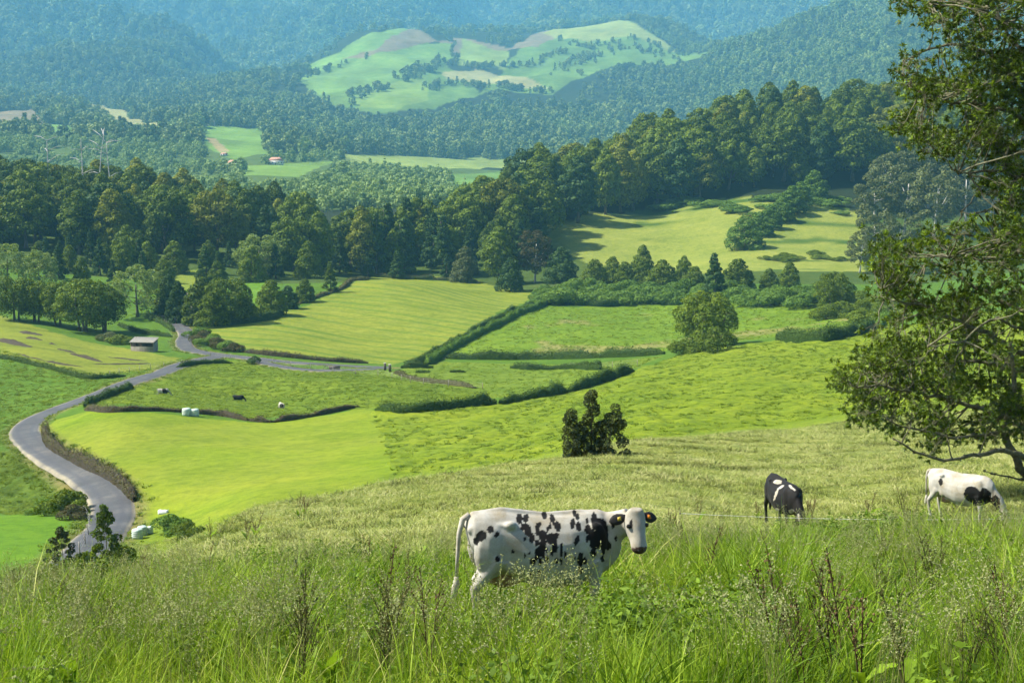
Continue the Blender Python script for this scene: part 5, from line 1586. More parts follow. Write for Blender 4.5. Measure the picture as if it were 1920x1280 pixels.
def heap(px0, py0, px1, py1, w, h, label, seed):
    """strip of dark soil left on the grass"""
    rng = np.random.default_rng(seed)
    A = hit(px0, py0, 150, 500); B = hit(px1, py1, 150, 500)
    L = np.linalg.norm((B - A)[:2]); nn = max(6, int(L / 0.7)); mm = 7
    q = np.linspace(0, 1, nn); a = np.linspace(-1, 1, mm)
    C = A[None, :2] + (B - A)[None, :2] * q[:, None]
    dr = nrm((B - A)[:2]); nv = np.array((-dr[1], dr[0]))
    C = C + nv * (1.0 * pnoise(q * 3, np.full(nn, seed * 2.3)))[:, None]
    taper = np.sqrt(np.clip(np.sin(q * np.pi), 0.02, 1)) * (0.65 + 0.6 * np.abs(pnoise(q * 7, np.full(nn, seed))))
    P = C[:, None] + nv[None, None] * (a[None, :, None] * w / 2 * taper[:, None, None])
    Z = height(P[..., 0], P[..., 1]) - 0.05 + h * (1 - a[None] ** 2) * taper[:, None] * (0.5 + 0.9 * rng.random((nn, mm)))
    V = np.c_[P.reshape(-1, 2), Z.ravel()]
    org = V.mean(0)
    i = np.arange(nn - 1)[:, None] * mm + np.arange(mm - 1)[None]
    Q = np.stack([i, i + 1, i + 1 + mm, i + mm], -1).reshape(-1, 4)
    o = obj('soil_heap', mesh_np('soil_heap', V - org, Q, [M['soil']], False), None, org)
    tag(o, label, 'soil', 'dark soil heaps on the mown left meadow')


for k, (a_, b_, c_, d_, w_, h_, lb) in enumerate([
    (38, 622, 78, 629, 5.0, 0.6, 'uppermost dark soil heap on the mown left meadow'), (48, 632, 76, 638, 3.5, 0.5, 'small dark soil heap just under the uppermost one'), (-5, 635, 56, 651, 5.5, 0.6, 'dark soil strip at the left picture edge'),
    (95, 643, 105, 647, 2.0, 0.3, 'tiny dark soil spot right of the uppermost heap'), (108, 654, 142, 662, 2.5, 0.4, 'thin dark soil strip at the upper left of the long one'), (130, 662, 196, 679, 4.0, 0.6, 'long thick dark soil strip in the middle of the meadow'),
    (200, 669, 276, 677, 2.2, 0.35, 'thin dark soil strip below the shed'), (172, 683, 284, 681, 2.2, 0.35, 'longest thin soil strip, nearest the lane'), (78, 676, 158, 688, 3.0, 0.4, 'lowest dark soil strip above the curving hedge'), (30, 663, 84, 676, 1.6, 0.25, 'faint soil strip at the lower left of the meadow')]):
    heap(a_, b_, c_, d_, w_, h_, lb, 40 + k)


def house(px, py, L, D, H, rz, label, wins=4, rng_=(1000, 2600)):
    p = hit(px, py, *rng_)
    t = empty('house', p - np.array((0, 0, 0.3)), rz)
    mb = MB(); mb.box((0, 0, H / 2), (L, D, H)); mb.build('wall', [M['white_wall']], t)
    e = 0.6; rh = 0.34 * D
    V = [(-L / 2 - e, -D / 2 - e, H), (L / 2 + e, -D / 2 - e, H), (L / 2 + e, D / 2 + e, H), (-L / 2 - e, D / 2 + e, H), (-L / 2 + D * 0.35, 0, H + rh), (L / 2 - D * 0.35, 0, H + rh)]
    mb = MB(); mb.add(np.array(V) + (0, 0, 0.003), [(0, 1, 5, 4), (2, 3, 4, 5), (3, 2, 1, 0)], [(1, 2, 5), (3, 0, 4)]); rf = mb.build('roof', [M['roof']], t)
    mb = MB(); mb.box((L * 0.22, D * 0.1, H + rh * 0.9), (0.8, 0.8, 1.4)); mb.build('chimney', [M['white_wall']], rf)
    mb = MB(); mb.box((0, 0, 0), (1.2, 0.12, 1.3)); wm = mb.mesh('window', [M['glass']])
    mb = MB(); mb.box((0, 0, 0), (1.1, 0.12, 2.1)); dm = mb.mesh('door', [M['wood_dark']])
    for k in range(wins):
        x = -L / 2 + L * (k + 0.5) / wins
        if k == wins // 2: obj('door', dm, t, (x, -D / 2 - 0.02, 1.3))
        else: obj('window', wm, t, (x, -D / 2 - 0.02, H * 0.58))
    obj('window', wm, t, (-L / 2 - 0.02, 0, H * 0.58)).rotation_euler = (0, 0, math.pi / 2)
    return tag(t, label, 'house')


house(517, 309, 17, 11, 5.0, 0.12, 'white farmhouse with red roof on the valley floor', 5)
house(437, 311, 12, 9, 3.6, -0.1, 'low white house with red roof left of the farmhouse', 4)
house(498, 279, 6, 5, 3.2, 0.3, 'tiny white hut on the slope above the farmhouse', 3)
house(420, 292, 9, 5, 2.4, 0.1, 'small white outbuilding by the pale field', 3)
house(842, 60, 50, 14, 6, 0.0, 'long white barn on the brown field at the hill top', 6, (3200, 5200))


def pole():
    p = hit(402, 240, 1200, 3600)
    t = empty('power_pole', p)
    mb = MB(); mb.tube([(0, 0, -0.5), (0, 0, 12)], [0.28, 0.2], 8); mb.build('mast', [M['concrete']], t)
    for q in (11.3, 9.8):
        mb = MB(); mb.box((0, 0, q), (3.4, 0.25, 0.25)); mb.build('cross_arm', [M['concrete']], t)
    tag(t, 'pale power pole with crossarms on the slope left of the hill', 'pole')


pole()


def snag(px, Y, h, seed, label):
    rng = np.random.default_rng(seed)
    x = (px - 960) / FPX / CP * Y
    t = empty('dead_tree', (x, Y, float(height(x, Y))))
    mb = MB()
    lean = rng.normal() * 0.05 * h
    q = np.linspace(0, 1, 8)
    P = np.c_[lean * q ** 2 + 0.15 * np.sin(q * 9 + seed), 0 * q, q * h]
    mb.tube(P, 0.55 * (1 - 0.85 * q), 7); mb.build('trunk', [M['bark_pale']], t, True)
    for k in range(7):
        i = int(rng.integers(4, 8)); a = rng.random() * 6.28; l = h * (0.10 + 0.14 * rng.random())
        mb = MB()
        b0 = P[i]; e = b0 + np.array((math.cos(a) * l, math.sin(a) * l, l * (rng.random() * 0.9 - 0.1)))
        mb.tube([b0, (b0 + e) / 2 + (0, 0, 0.1 * l), e], [0.20, 0.13, 0.04], 5); mb.build('branch', [M['bark_pale']], t, True)
    tag(t, label, 'dead tree')


snag(104, 668, 36, 1, 'leftmost bleached dead tree over the left wood, with a wide bent limb')
snag(168, 668, 38, 2, 'bleached dead tree second from left over the left wood')
snag(195, 664, 40, 3, 'tallest bleached dead tree over the left wood')
snag(220, 668, 37, 4, 'rightmost bleached dead tree over the left wood')

# rubbish sheet by the bales
p = hit(306, 962, 60, 170)
rngp = np.random.default_rng(2)
g = np.stack(np.meshgrid(np.linspace(-0.5, 0.5, 7), np.linspace(-0.25, 0.25, 5), indexing='ij'), -1).reshape(-1, 2)
Zs = 0.25 + 0.16 * rngp.random(35)
i = np.arange(6)[:, None] * 5 + np.arange(4)[None]
Qs = np.stack([i, i + 5, i + 6, i + 1], -1).reshape(-1, 4)
Vs = np.concatenate([np.c_[g, Zs], np.c_[g * 0.96, Zs * 0.0 - 0.02]])
bd = [k * 5 for k in range(7)] + [30 + k for k in range(1, 5)] + [k * 5 + 4 for k in range(5, -1, -1)] + [3, 2, 1]
Qb = [(bd[k], bd[k] + 35, bd[(k + 1) % len(bd)] + 35, bd[(k + 1) % len(bd)]) for k in range(len(bd))]
o = obj('feed_sack', mesh_np('feed_sack', Vs, [Qs, np.array(Qb)], [M['white_plastic']], True), None, p)
tag(o, 'crumpled white sack lying behind the bush by the bales', 'sack')

# electric fence wire in front of the grazing cows
A = hit(1225, 985, 20, 60); B = hit(1950, 985, 20, 60)
ya, yb = 31.0, 33.0
def at_depth(px, py, Y):
    u, w = uw(px, py); return np.array((u * Y, Y, w * Y))
W1, W2 = at_depth(1275, 962, ya), at_depth(1990, 969, yb)
t = empty('electric_fence', (W1[0], W1[1], float(height(W1[0], W1[1]))))
org = np.array(t.location)
q = np.linspace(0, 1, 14)[:, None]
Pw = W1 + (W2 - W1) * q - np.array((0, 0, 1)) * (0.10 * 4 * q * (1 - q))
mb = MB(); mb.tube(Pw - org, 0.0055, 5, False); mb.build('wire', [M['wire']], t)
for Wp in (W1, W2):
    g0 = float(height(Wp[0], Wp[1]))
    mb = MB(); mb.tube([np.array((Wp[0], Wp[1], g0 - 0.2)) - org, Wp + (0, 0, 0.06) - org], 0.006, 6); st = mb.build('stake', [M['wood_dark']], t)
    mb = MB(); mb.tube([Wp - (0, 0, 0.02) - org, Wp + (0, 0, 0.02) - org], 0.018, 6); mb.build('insulator', [M['wood_dark']], st)
tag(t, 'thin white electric fence wire strung before the two grazing cows', 'fence')

# ---------------------------------------------------------------- the big tree at the right
M['leaf_near'] = leaf_mat('glossy_olive_leaf', (0.030, 0.055, 0.009), (0.130, 0.215, 0.018), 0.42, 0.42, 0.0, tip=(0.34, 0.48, 0.035), spec=0.4)


def big_tree():
    rng = np.random.default_rng(4242)
    Y0 = 46.0
    base = at_depth(1962, 905, Y0); base[2] = float(height(base[0], base[1]))
    root = empty('spreading_tree', base)
    def W(px, py, dy=0.0): return at_depth(px, py, Y0 + dy) - base
    stems = [([(1962, 925, 0), (1952, 800, 0), (1962, 600, 0.3), (1946, 400, 0), (1952, 200, -0.3), (1938, -60, 0), (1930, -220, 0)], (0.30, 0.10)),
             ([(1945, 915, -0.4), (1905, 865, -0.8), (1884, 800, -1.2), (1902, 710, -1.5), (1893, 640, -1.8)], (0.17, 0.05)),
             ([(1945, 915, -0.4), (1925, 860, -1.5), (1880, 845, -2.4), (1840, 852, -3.0), (1775, 862, -3.4), (1715, 846, -3.6), (1678, 822, -3.8)], (0.13, 0.025))]
    limbs = [([(1955, 690, 0), (1880, 640, -0.8), (1790, 600, -1.5), (1700, 562, -2.0), (1652, 546, -2.3)], 0.11),
             ([(1950, 780, 0), (1860, 770, -0.6), (1760, 742, -1.2), (1680, 730, -1.6), (1608, 722, -2.0)], 0.11),
             ([(1884, 810, -1.2), (1800, 820, -1.8), (1740, 812, -2.2), (1680, 790, -2.6), (1630, 775, -2.8)], 0.07),
             ([(1950, 600, 0), (1870, 560, 0.6), (1800, 520, 1.2), (1720, 482, 1.6), (1660, 470, 1.8)], 0.09),
             ([(1948, 480, 0), (1880, 468, 0.3), (1800, 440, 0.5), (1745, 432, 0.6)], 0.08),
             ([(1960, 340, 0), (1900, 326, -1.0), (1850, 322, -1.4), (1798, 328, -1.6)], 0.10),
             ([(1952, 250, 0), (1880, 205, -0.3), (1800, 192, -0.7), (1725, 172, -0.9), (1690, 140, -1.0)], 0.10),
             ([(1950, 190, 0), (1860, 105, 0.4), (1800, 86, 0.8), (1740, 92, 1.0), (1698, 118, 1.0)], 0.11),
             ([(1942, 70, 0), (1850, 22, -0.4), (1780, 6, -0.8), (1715, 2, -1.0), (1672, 12, -1.0)], 0.09),
             ([(1948, 420, 0), (1900, 385, 0.8), (1840, 402, 1.4), (1800, 395, 1.8)], 0.07),
             ([(1955, 700, 0), (1880, 690, 1.0), (1800, 670, 1.6), (1720, 680, 2.0), (1650, 690, 2.2)], 0.08),
             ([(1950, 560, 0), (1890, 500, -1.0), (1830, 480, -1.6), (1780, 485, -2)], 0.07),
             ([(1948, 150, 0), (1890, 60, 1.5), (1840, -20, 2), (1800, -80, 2)], 0.08),
             ([(1952, 300, 0), (1890, 280, 1.0), (1820, 262, 1.6), (1760, 270, 2.0), (1720, 250, 2.0)], 0.07),
             ([(1940, 900, -0.4), (1893, 893, -1.0), (1862, 890, -1.2), (1840, 880, -1.4)], 0.05),
             ([(1952, 660, 0), (1905, 610, -2), (1860, 600, -3), (1800, 640, -3.6), (1740, 650, -4)], 0.07)]
    nodes = []
    def branch(pts, r0, r1, nm, par, wig=0.06, n=6):
        P = np.array([W(*q) for q in pts])
        s = np.r_[0, np.cumsum(np.linalg.norm(np.diff(P, axis=0), axis=1))]
        k = max(8, int(s[-1] / 0.25)); q = np.linspace(0, s[-1], k)
        C = np.stack([pchip(s, P[:, a], q) for a in range(3)], 1)
        ph = rng.random(3) * 50
        C += np.stack([wig * (pnoise(q * 0.9 + ph[a], q * 0 + a) * 2 + pnoise(q * 2.4 + ph[a], q * 0 + a)) for a in range(3)], 1) * np.clip(q / 0.6, 0, 1)[:, None]
        rad = r0 + (r1 - r0) * (q / s[-1]) ** 0.8
        rad = rad * (1 + 0.16 * pnoise(q * 3.1 + ph[0], q * 0))
        mb = MB(); mb.tube(C, rad, n)
        o = mb.build(nm, [M['bark_moss']], par, True)
        nodes.append(np.c_[C, rad])
        return o, C, rad
    for i, (pts, (a, b)) in enumerate(stems): branch(pts, a, b, 'trunk' if i == 0 else 'stem', root, 0.05, 9)
    lim = []
    for pts, r in limbs:
        o, C, rad = branch(pts, r, r * 0.22, 'branch', root, 0.09, 7)
        lim.append((o, C, rad))
    # leafy regions as they hang on the tree: centre, half extents (photo px, at the tree), share
    Z = [(1865, 55, 100, 85, 1.5), (1745, 26, 55, 26, 0.30), (1765, 150, 66, 46, 0.65), (1875, 190, 80, 80, 1.4), (1715, 238, 38, 26, 0.30), (1800, 262, 80, 34, 0.55), (1890, 330, 50, 55, 0.8), (1895, 440, 48, 55, 0.8), (1785, 470, 90, 46, 0.75), (1672, 490, 44, 34, 0.42),
         (1865, 565, 80, 66, 0.85), (1765, 600, 96, 46, 0.75), (1690, 552, 44, 26, 0.3), (1615, 705, 40, 32, 0.40), (1665, 765, 66, 40, 0.65), (1740, 700, 90, 58, 0.95), (1855, 700, 80, 75, 0.9), (1810, 785, 84, 40, 0.6), (1890, 800, 40, 42, 0.3), (1725, 822, 45, 18, 0.12), (1660, 655, 50, 28, 0.35),
         (1960, 150, 80, 200, 1.0), (1980, 500, 80, 220, 1.0), (1990, 760, 70, 90, 0.5), (1950, -60, 170, 70, 0.8), (1700, 130, 26, 30, 0.15)]
    tot = sum(q[4] for q in Z); NCL = 9200
    allc = np.concatenate(nodes)
    CL = []
    for cx, cy, rx, ry, sh in Z:
        k = int(NCL * sh / tot)
        # small sprays inside each region
        ns = max(4, k // 14)
        for _ in range(ns):
            r = np.sqrt(rng.random()); a = rng.random() * 6.28
            dpt = rng.normal() * 2.0
            c = W(cx + rx * r * math.cos(a), cy + ry * r * math.sin(a), dpt)
            m_ = max(3, int(k / ns * (0.5 + rng.random())))
            CL.append((c, m_))
    tw = MB(); pts = []; axs = []
    for c, m_ in CL:
        d2 = ((allc[:, :3] - c) ** 2).sum(1)
        j = int(np.argmin(d2 + 0.15 * rng.random(len(d2))))
        b0 = allc[j, :3]
        mid = (b0 + c) / 2 + rng.normal(size=3) * 0.12 + np.array((0, 0, -0.08))
        q = np.linspace(0, 1, 6)[:, None]
        Cv = (1 - q) ** 2 * b0 + 2 * q * (1 - q) * mid + q ** 2 * c
        Cv[1:-1] += rng.normal(size=(4, 3)) * 0.03
        L = np.linalg.norm(c - b0)
        tw.tube(Cv, np.linspace(min(0.035, 0.010 + 0.012 * L), 0.006, 6), 4, False)
        axis = nrm(c - b0 + np.array((0, 0, 0.25)) * max(L, 0.3))
        for _ in range(m_):
            e = c + rng.normal(size=3) * np.array((0.26, 0.26, 0.18))
            st = Cv[rng.integers(3, 6)]
            tw.tube([st, (st + e) / 2 + rng.normal(size=3) * 0.03, e], [0.007, 0.005, 0.003], 3, False)
            pts.append(e); axs.append(nrm(axis + rng.normal(size=3) * 0.5 + nrm(e - c + 1e-6) * 0.6))
    tw.build('twigs', [M['bark_moss']], root)
    # rosettes of leaves at the twig ends
    E = np.array(pts); A = np.array(axs); nl = 13
    E = np.repeat(E, nl, 0); A = np.repeat(A, nl, 0); n = len(E)
    side = rng.normal(size=(n, 3)); side -= A * (side * A).sum(1)[:, None]; side /= np.linalg.norm(side, axis=1)[:, None]
    op = 0.35 + 0.9 * rng.random(n)
    D = A * np.cos(op)[:, None] + side * np.sin(op)[:, None]; D[:, 2] -= 0.12; D /= np.linalg.norm(D, axis=1)[:, None]
    B = np.cross(D, A); B /= np.linalg.norm(B, axis=1)[:, None] + 1e-6
    U = np.cross(B, D)
    ln = (0.11 + 0.08 * rng.random(n))[:, None]; wd = ln * (0.105 + 0.04 * rng.random(n))[:, None]
    S = E + A * (rng.random(n)[:, None] - 0.6) * 0.09
    tip = S + D * ln - U * ln * 0.12; mid = S + D * ln * 0.5 + U * ln * 0.03
    V = np.stack([S, mid - B * wd + U * wd * 0.5, tip, mid + B * wd + U * wd * 0.5], 1).reshape(-1, 3)
    Q = np.arange(4 * n).reshape(n, 4)
    T = np.concatenate([Q[:, [0, 1, 2]], Q[:, [0, 2, 3]]])
    v = np.repeat(np.clip(np.repeat(rng.random(n // nl), nl) * 0.5 + 0.5 * rng.random(n), 0, 1), 4)
    obj('foliage', mesh_np('foliage', V, T, [M['leaf_near']], False, {'v': v}), root)
    # lichen and moss beards on the limbs
    k = 9000
    j = rng.integers(0, len(allc), k)
    P = allc[j, :3] + unit(k, rng) * (allc[j, 3] * 1.08)[:, None] + rng.normal(size=(k, 3)) * 0.015
    Nn = unit(k, rng)
    V, Q = cards_np(P, Nn, 0.022 + 0.03 * rng.random(k), rng, 0.5, 0.1)
    obj('lichen', mesh_np('lichen', V, Q, [M['lichen']], False, {'v': np.repeat(rng.random(k), 4)}), root)
    print('near tree leaves', n)
    tag(root, 'large spreading tree with lichen-covered limbs and olive leaves at the right edge', 'tree')


M['lichen'] = leaf_mat('grey_lichen', (0.10, 0.10, 0.055), (0.25, 0.25, 0.15), 0.1, 0.9, 0.0)
big_tree()

# ---------------------------------------------------------------- grass and weeds
def blade_mat(name, stops, trans=0.35):
    m, nt, out = nodes_of(name)
    p = N(nt, 'ShaderNodeBsdfPrincipled'); p.inputs['Roughness'].default_value = 0.5; p.inputs['Specular IOR Level'].default_value = 0.12
    at = N(nt, 'ShaderNodeAttribute', attribute_name='v').outputs['Fac']
    oi = N(nt, 'ShaderNodeObjectInfo').outputs['Random']
    geo = N(nt, 'ShaderNodeNewGeometry').outputs['Position']
    big = noise(nt, 0.35, 3, 0.6, geo)
    f = mth(nt, 'ADD', mth(nt, 'MULTIPLY_ADD', oi, 0.28, mth(nt, 'MULTIPLY', at, 0.62)), mth(nt, 'MULTIPLY_ADD', big, 1.15, -0.49), clamp=True)
    c = ramp(nt, f, stops)
    nt.links.new(c, p.inputs['Base Color'])
    t = N(nt, 'ShaderNodeBsdfTranslucent'); nt.links.new(mixc(nt, 1.0, c, (1.0, 1.0, 0.5), 'MULTIPLY'), t.inputs[0])
    ms = N(nt, 'ShaderNodeMixShader'); ms.inputs[0].default_value = trans
    nt.links.new(p.outputs[0], ms.inputs[1]); nt.links.new(t.outputs[0], ms.inputs[2]); nt.links.new(ms.outputs[0], out.inputs[0])
    return m


M['blade'] = blade_mat('tall_grass_blade', [(0.0, (0.034, 0.080, 0.007)), (0.30, (0.105, 0.200, 0.011)), (0.60, (0.225, 0.350, 0.022)), (0.92, (0.38, 0.48, 0.05)), (1.0, (0.48, 0.47, 0.17))])
M['short'] = blade_mat('mown_dry_grass', [(0.0, (0.110, 0.140, 0.028)), (0.30, (0.200, 0.265, 0.050)), (0.6, (0.33, 0.375, 0.10)), (1.0, (0.54, 0.52, 0.26))], 0.25)
M['clod'] = blade_mat('trodden_dark_grass', [(0.0, (0.045, 0.055, 0.014)), (0.5, (0.100, 0.120, 0.026)), (1.0, (0.19, 0.20, 0.06))], 0.2)
M['tuft'] = blade_mat('pasture_tuft', [(0.0, (0.070, 0.125, 0.012)), (0.5, (0.150, 0.230, 0.016)), (1.0, (0.250, 0.325, 0.030))], 0.25)
M['seed'] = leaf_mat('grass_seed_head', (0.18, 0.21, 0.08), (0.42, 0.44, 0.22), 0.3, 0.7, 0.4)
M['seed_stem'] = leaf_mat('grass_stalk', (0.15, 0.19, 0.05), (0.34, 0.35, 0.13), 0.2, 0.6, 0.4)
M['dock'] = leaf_mat('dock_seed', (0.060, 0.040, 0.022), (0.19, 0.125, 0.065), 0.15, 0.8, 0.4)
M['dock_green'] = leaf_mat('dock_green_seed', (0.080, 0.085, 0.030), (0.19, 0.19, 0.065), 0.2, 0.8, 0.3)
M['weed'] = leaf_mat('weed_leaf', (0.05, 0.10, 0.015), (0.20, 0.32, 0.03), 0.35, 0.5, 0.4)
M['dock_leaf'] = leaf_mat('dock_leaf', (0.13, 0.24, 0.018), (0.27, 0.42, 0.03), 0.45, 0.5, 0.2)


def blades(n, rad, h0, h1, w0, w1, lean, rng, seg=4, droop=0.5):
    V = []; Q = []; v = []
    b = 0
    for k in range(n):
        a = rng.random() * 6.283; r = rad * math.sqrt(rng.random())
        o = np.array((r * math.cos(a), r * math.sin(a), -0.06))
        h = h0 + (h1 - h0) * rng.random(); w = w0 + (w1 - w0) * rng.random()
        da = a + rng.normal() * 0.9; d = np.array((math.cos(da), math.sin(da), 0))
        ln = lean * (0.3 + rng.random()); tw = rng.random() * 3.14; s = np.array((math.cos(tw), math.sin(tw), 0))
        q = np.linspace(0, 1, seg + 1)
        P = o + np.outer(h * (q - droop * ln * 0.5 * q ** 3), (0, 0, 1)) + np.outer(h * ln * q ** 2, d)
        ww = w * (1 - q ** 1.6) * 0.5 + 0.0006
        V.append(np.stack([P - s * ww[:, None], P + s * ww[:, None]], 1).reshape(-1, 3))
        i = b + 2 * np.arange(seg)
        Q.append(np.stack([i, i + 1, i + 3, i + 2], 1)); b += 2 * (seg + 1)
        v.append(np.full(2 * (seg + 1), rng.random()))
    return np.concatenate(V), np.concatenate(Q), np.concatenate(v)


def seed_stalk(rng, kind, count=3):
    """a few flowering grass stalks"""
    V = []; Q = []; v = []; mi = []; b = 0
    for _ in range(count + 1):
        a = rng.random() * 6.28; o = np.array((math.cos(a), math.sin(a), 0)) * 0.12 * rng.random()
        h = 0.65 + 0.45 * rng.random(); ln = (0.10 + 0.2 * rng.random()) if kind == 'panicle' else 0.25 + 0.35 * rng.random()
        da = rng.random() * 6.28; d = np.array((math.cos(da), math.sin(da), 0))
        q = np.linspace(0, 1, 7)
        P = o + np.outer(h * (q - ln * 0.4 * q ** 4), (0, 0, 1)) + np.outer(h * ln * q ** 3, d)
        Vt, Qt, _t = tube_np(P, np.linspace(0.0022, 0.0012, 7), 3, False)
        V.append(Vt); Q.append(Qt + b); v.append(np.full(len(Vt), rng.random())); mi += [0] * len(Qt); b += len(Vt)
        m_ = 34 if kind == 'panicle' else 26
        t = 0.76 + 0.26 * rng.random(m_)
        c = np.stack([np.interp(np.minimum(t, 1), q, P[:, k]) for k in range(3)], 1)
        if kind == 'panicle': c += rng.normal(size=(m_, 3)) * (0.038 * (1.15 - t) / 0.35)[:, None] + rng.normal(size=(m_, 3)) * 0.006
        else: c += rng.normal(size=(m_, 3)) * 0.004
        Vc, Qc = cards_np(c, unit(m_, rng), np.full(m_, 0.010 if kind == 'panicle' else 0.012), rng, 0.45)
        V.append(Vc); Q.append(Qc + b); v.append(np.repeat(rng.random(m_), 4)); mi += [1] * m_; b += len(Vc)
    return mesh_np('stalk', np.concatenate(V), np.concatenate(Q), [M['seed_stem'], M['seed']], False, {'v': np.concatenate(v)}, None, mi)


def clump_mesh(mat, *a, **k):
    V, Q, v = blades(*a, **k)
    return mesh_np('clump', V, Q, [mat], False, {'v': v})


rg = np.random.default_rng(99)
TALLP = [clump_mesh(M['blade'], 26, 0.20, 0.28, 0.84, 0.006, 0.014, 0.75, np.random.default_rng(1000 + k)) for k in range(6)]
LOWP = [clump_mesh(M['blade'], 26, 0.22, 0.15, 0.42, 0.006, 0.014, 0.9, np.random.default_rng(1100 + k)) for k in range(4)]
SEEDP = [seed_stalk(np.random.default_rng(1200 + k), 'panicle', 4) for k in range(4)] + [seed_stalk(np.random.default_rng(1300 + k), 'spike', 2) for k in range(3)]
SHORTP = [clump_mesh(M['short'], 34, 0.30, 0.06, 0.20, 0.010, 0.024, 1.5, np.random.default_rng(1400 + k), seg=3) for k in range(6)]
CLODP = [clump_mesh(M['clod'], 30, 0.22, 0.10, 0.26, 0.010, 0.022, 1.2, np.random.default_rng(1450 + k), seg=3) for k in range(4)]
TUFTP = [clump_mesh(M['tuft'], 34, 0.42, 0.14, 0.42, 0.05, 0.10, 1.1, np.random.default_rng(1500 + k), seg=2) for k in range(5)]


def slope_tilt(x, y):
    e = 0.6
    return np.stack([np.arctan((height(x, y + e) - height(x, y - e)) / (2 * e)) * 0.5, -np.arctan((height(x + e, y) - height(x - e, y)) / (2 * e)) * 0.5], 1)


def area_points(n, y0, y1, rng, ufac=0.42):
    # even per square metre between two distances
    y = np.sqrt(y0 ** 2 + (y1 ** 2 - y0 ** 2) * rng.random(n))
    return (rng.random(n) * 2 - 1) * ufac * y, y


def fade(n, keep, rng): return rng.random(n) < keep


def tall_grass():
    rng = np.random.default_rng(2001)
    x, y = area_points(36000, 8.0, 60, rng)
    u = x / y
    lim = tall_limit(u) + 2.2 * pnoise(x * 0.3, y * 0.3)
    k = (y < lim) & (zone_of(x, y) < 0)
    x, y, lim = x[k], y[k], lim[k]
    n = len(x)
    g = fbm(x * 0.25, y * 0.25, 3)
    tall = g + 0.35 * rng.normal(size=n) > -0.1
    edge = sstep(0, 10, lim - y) * (1 - 0.55 * np.exp(-((x - 5.0) / 9.0) ** 2) * sstep(27, 33, y))
    pid = np.where(tall, rng.integers(0, 6, n), 6 + rng.integers(0, 4, n))
    s = (0.80 + 0.4 * rng.random(n)) * (0.30 + 0.70 * edge) * (1 + 0.08 * np.exp(-((x - 0.3) / 1.9) ** 2 - ((y - 14.4) / 1.2) ** 2)) * np.interp(y, [8, 13], [0.72, 1.0])
    # grass grazed short where the two cows feed
    s *= (0.62 + 0.75 * sstep(-0.45, 0.55, fbm(x * 0.45 + 3, y * 0.45, 2))) * np.interp(y, [21, 27, 42], [1, 0.55, 0.30])
    S = np.c_[s, s, s * (0.9 + 0.25 * rng.random(n))]
    Rr = np.c_[rng.normal(size=n) * 0.10, rng.normal(size=n) * 0.10, rng.random(n) * 6.283]
    scatter('tall_grass', np.c_[x, y, height(x, y)], Rr, S, pid, TALLP + LOWP, 'tall uncut green grass filling the foreground slope', 'grass')
    x, y = area_points(15000, 8.0, 26, rng); u = x / y
    lim = tall_limit(u) + 1.0 * pnoise(x * 0.3, y * 0.3)
    g = fbm(x * 0.3 + 9, y * 0.3, 3)
    k = (y < lim - 5.0) & ~((np.abs(x - 0.3) < 2.4) & (y > 11.5) & (y < 17)) & (rng.random(len(x)) < 0.03 + 0.28 * sstep(0.1, 0.6, g))
    x, y = x[k], y[k]; n = len(x)
    s = 0.75 + 0.4 * rng.random(n)
    Rr = np.c_[rng.normal(size=n) * 0.1, rng.normal(size=n) * 0.1, rng.random(n) * 6.283]
    pid = np.where(rng.random(n) < 0.8, rng.integers(0, 4, n), 4 + rng.integers(0, 3, n))
    scatter('grass_seed_heads', np.c_[x, y, height(x, y)], Rr, np.c_[s, s, s], pid, SEEDP, 'straw-coloured grass seed heads standing over the foreground grass', 'grass')
    # mown slope
    x, y = area_points(60000, 24, 128, rng); u = x / y
    lim = tall_limit(u) + 1.5 * pnoise(x * 0.3, y * 0.3)
    k = (y > lim - 3) & (zone_of(x, y) < 0)
    x, y = x[k], y[k]
    px, py = project(np.c_[x, y, height(x, y) + 0.3])
    k = (px > -60) & (px < 1990)
    x, y = x[k], y[k]; n = len(x)
    g = fbm(x * 0.3 + 0.5 * y, height(x, y) * 0.9, 2)
    s = (0.75 + 0.5 * rng.random(n)) * (0.8 + 0.5 * sstep(-0.2, 0.5, g))
    Rr = np.c_[rng.normal(size=n) * 0.15, rng.normal(size=n) * 0.15, rng.random(n) * 6.283]
    scatter('mown_grass', np.c_[x, y, height(x, y)], Rr, np.c_[s * 1.15, s * 1.15, s], np.where(pnoise(x * 0.22 + 0.35 * y, height(x, y) * 1.4) + 0.5 * pnoise(x * 0.7, y * 0.5) + 0.3 * rng.normal(size=n) > 0.48, 6 + rng.integers(0, 4, n), rng.integers(0, 6, n)), SHORTP + CLODP, 'pale drying cut grass on the slope behind the cows', 'grass')
    print('mown', n)


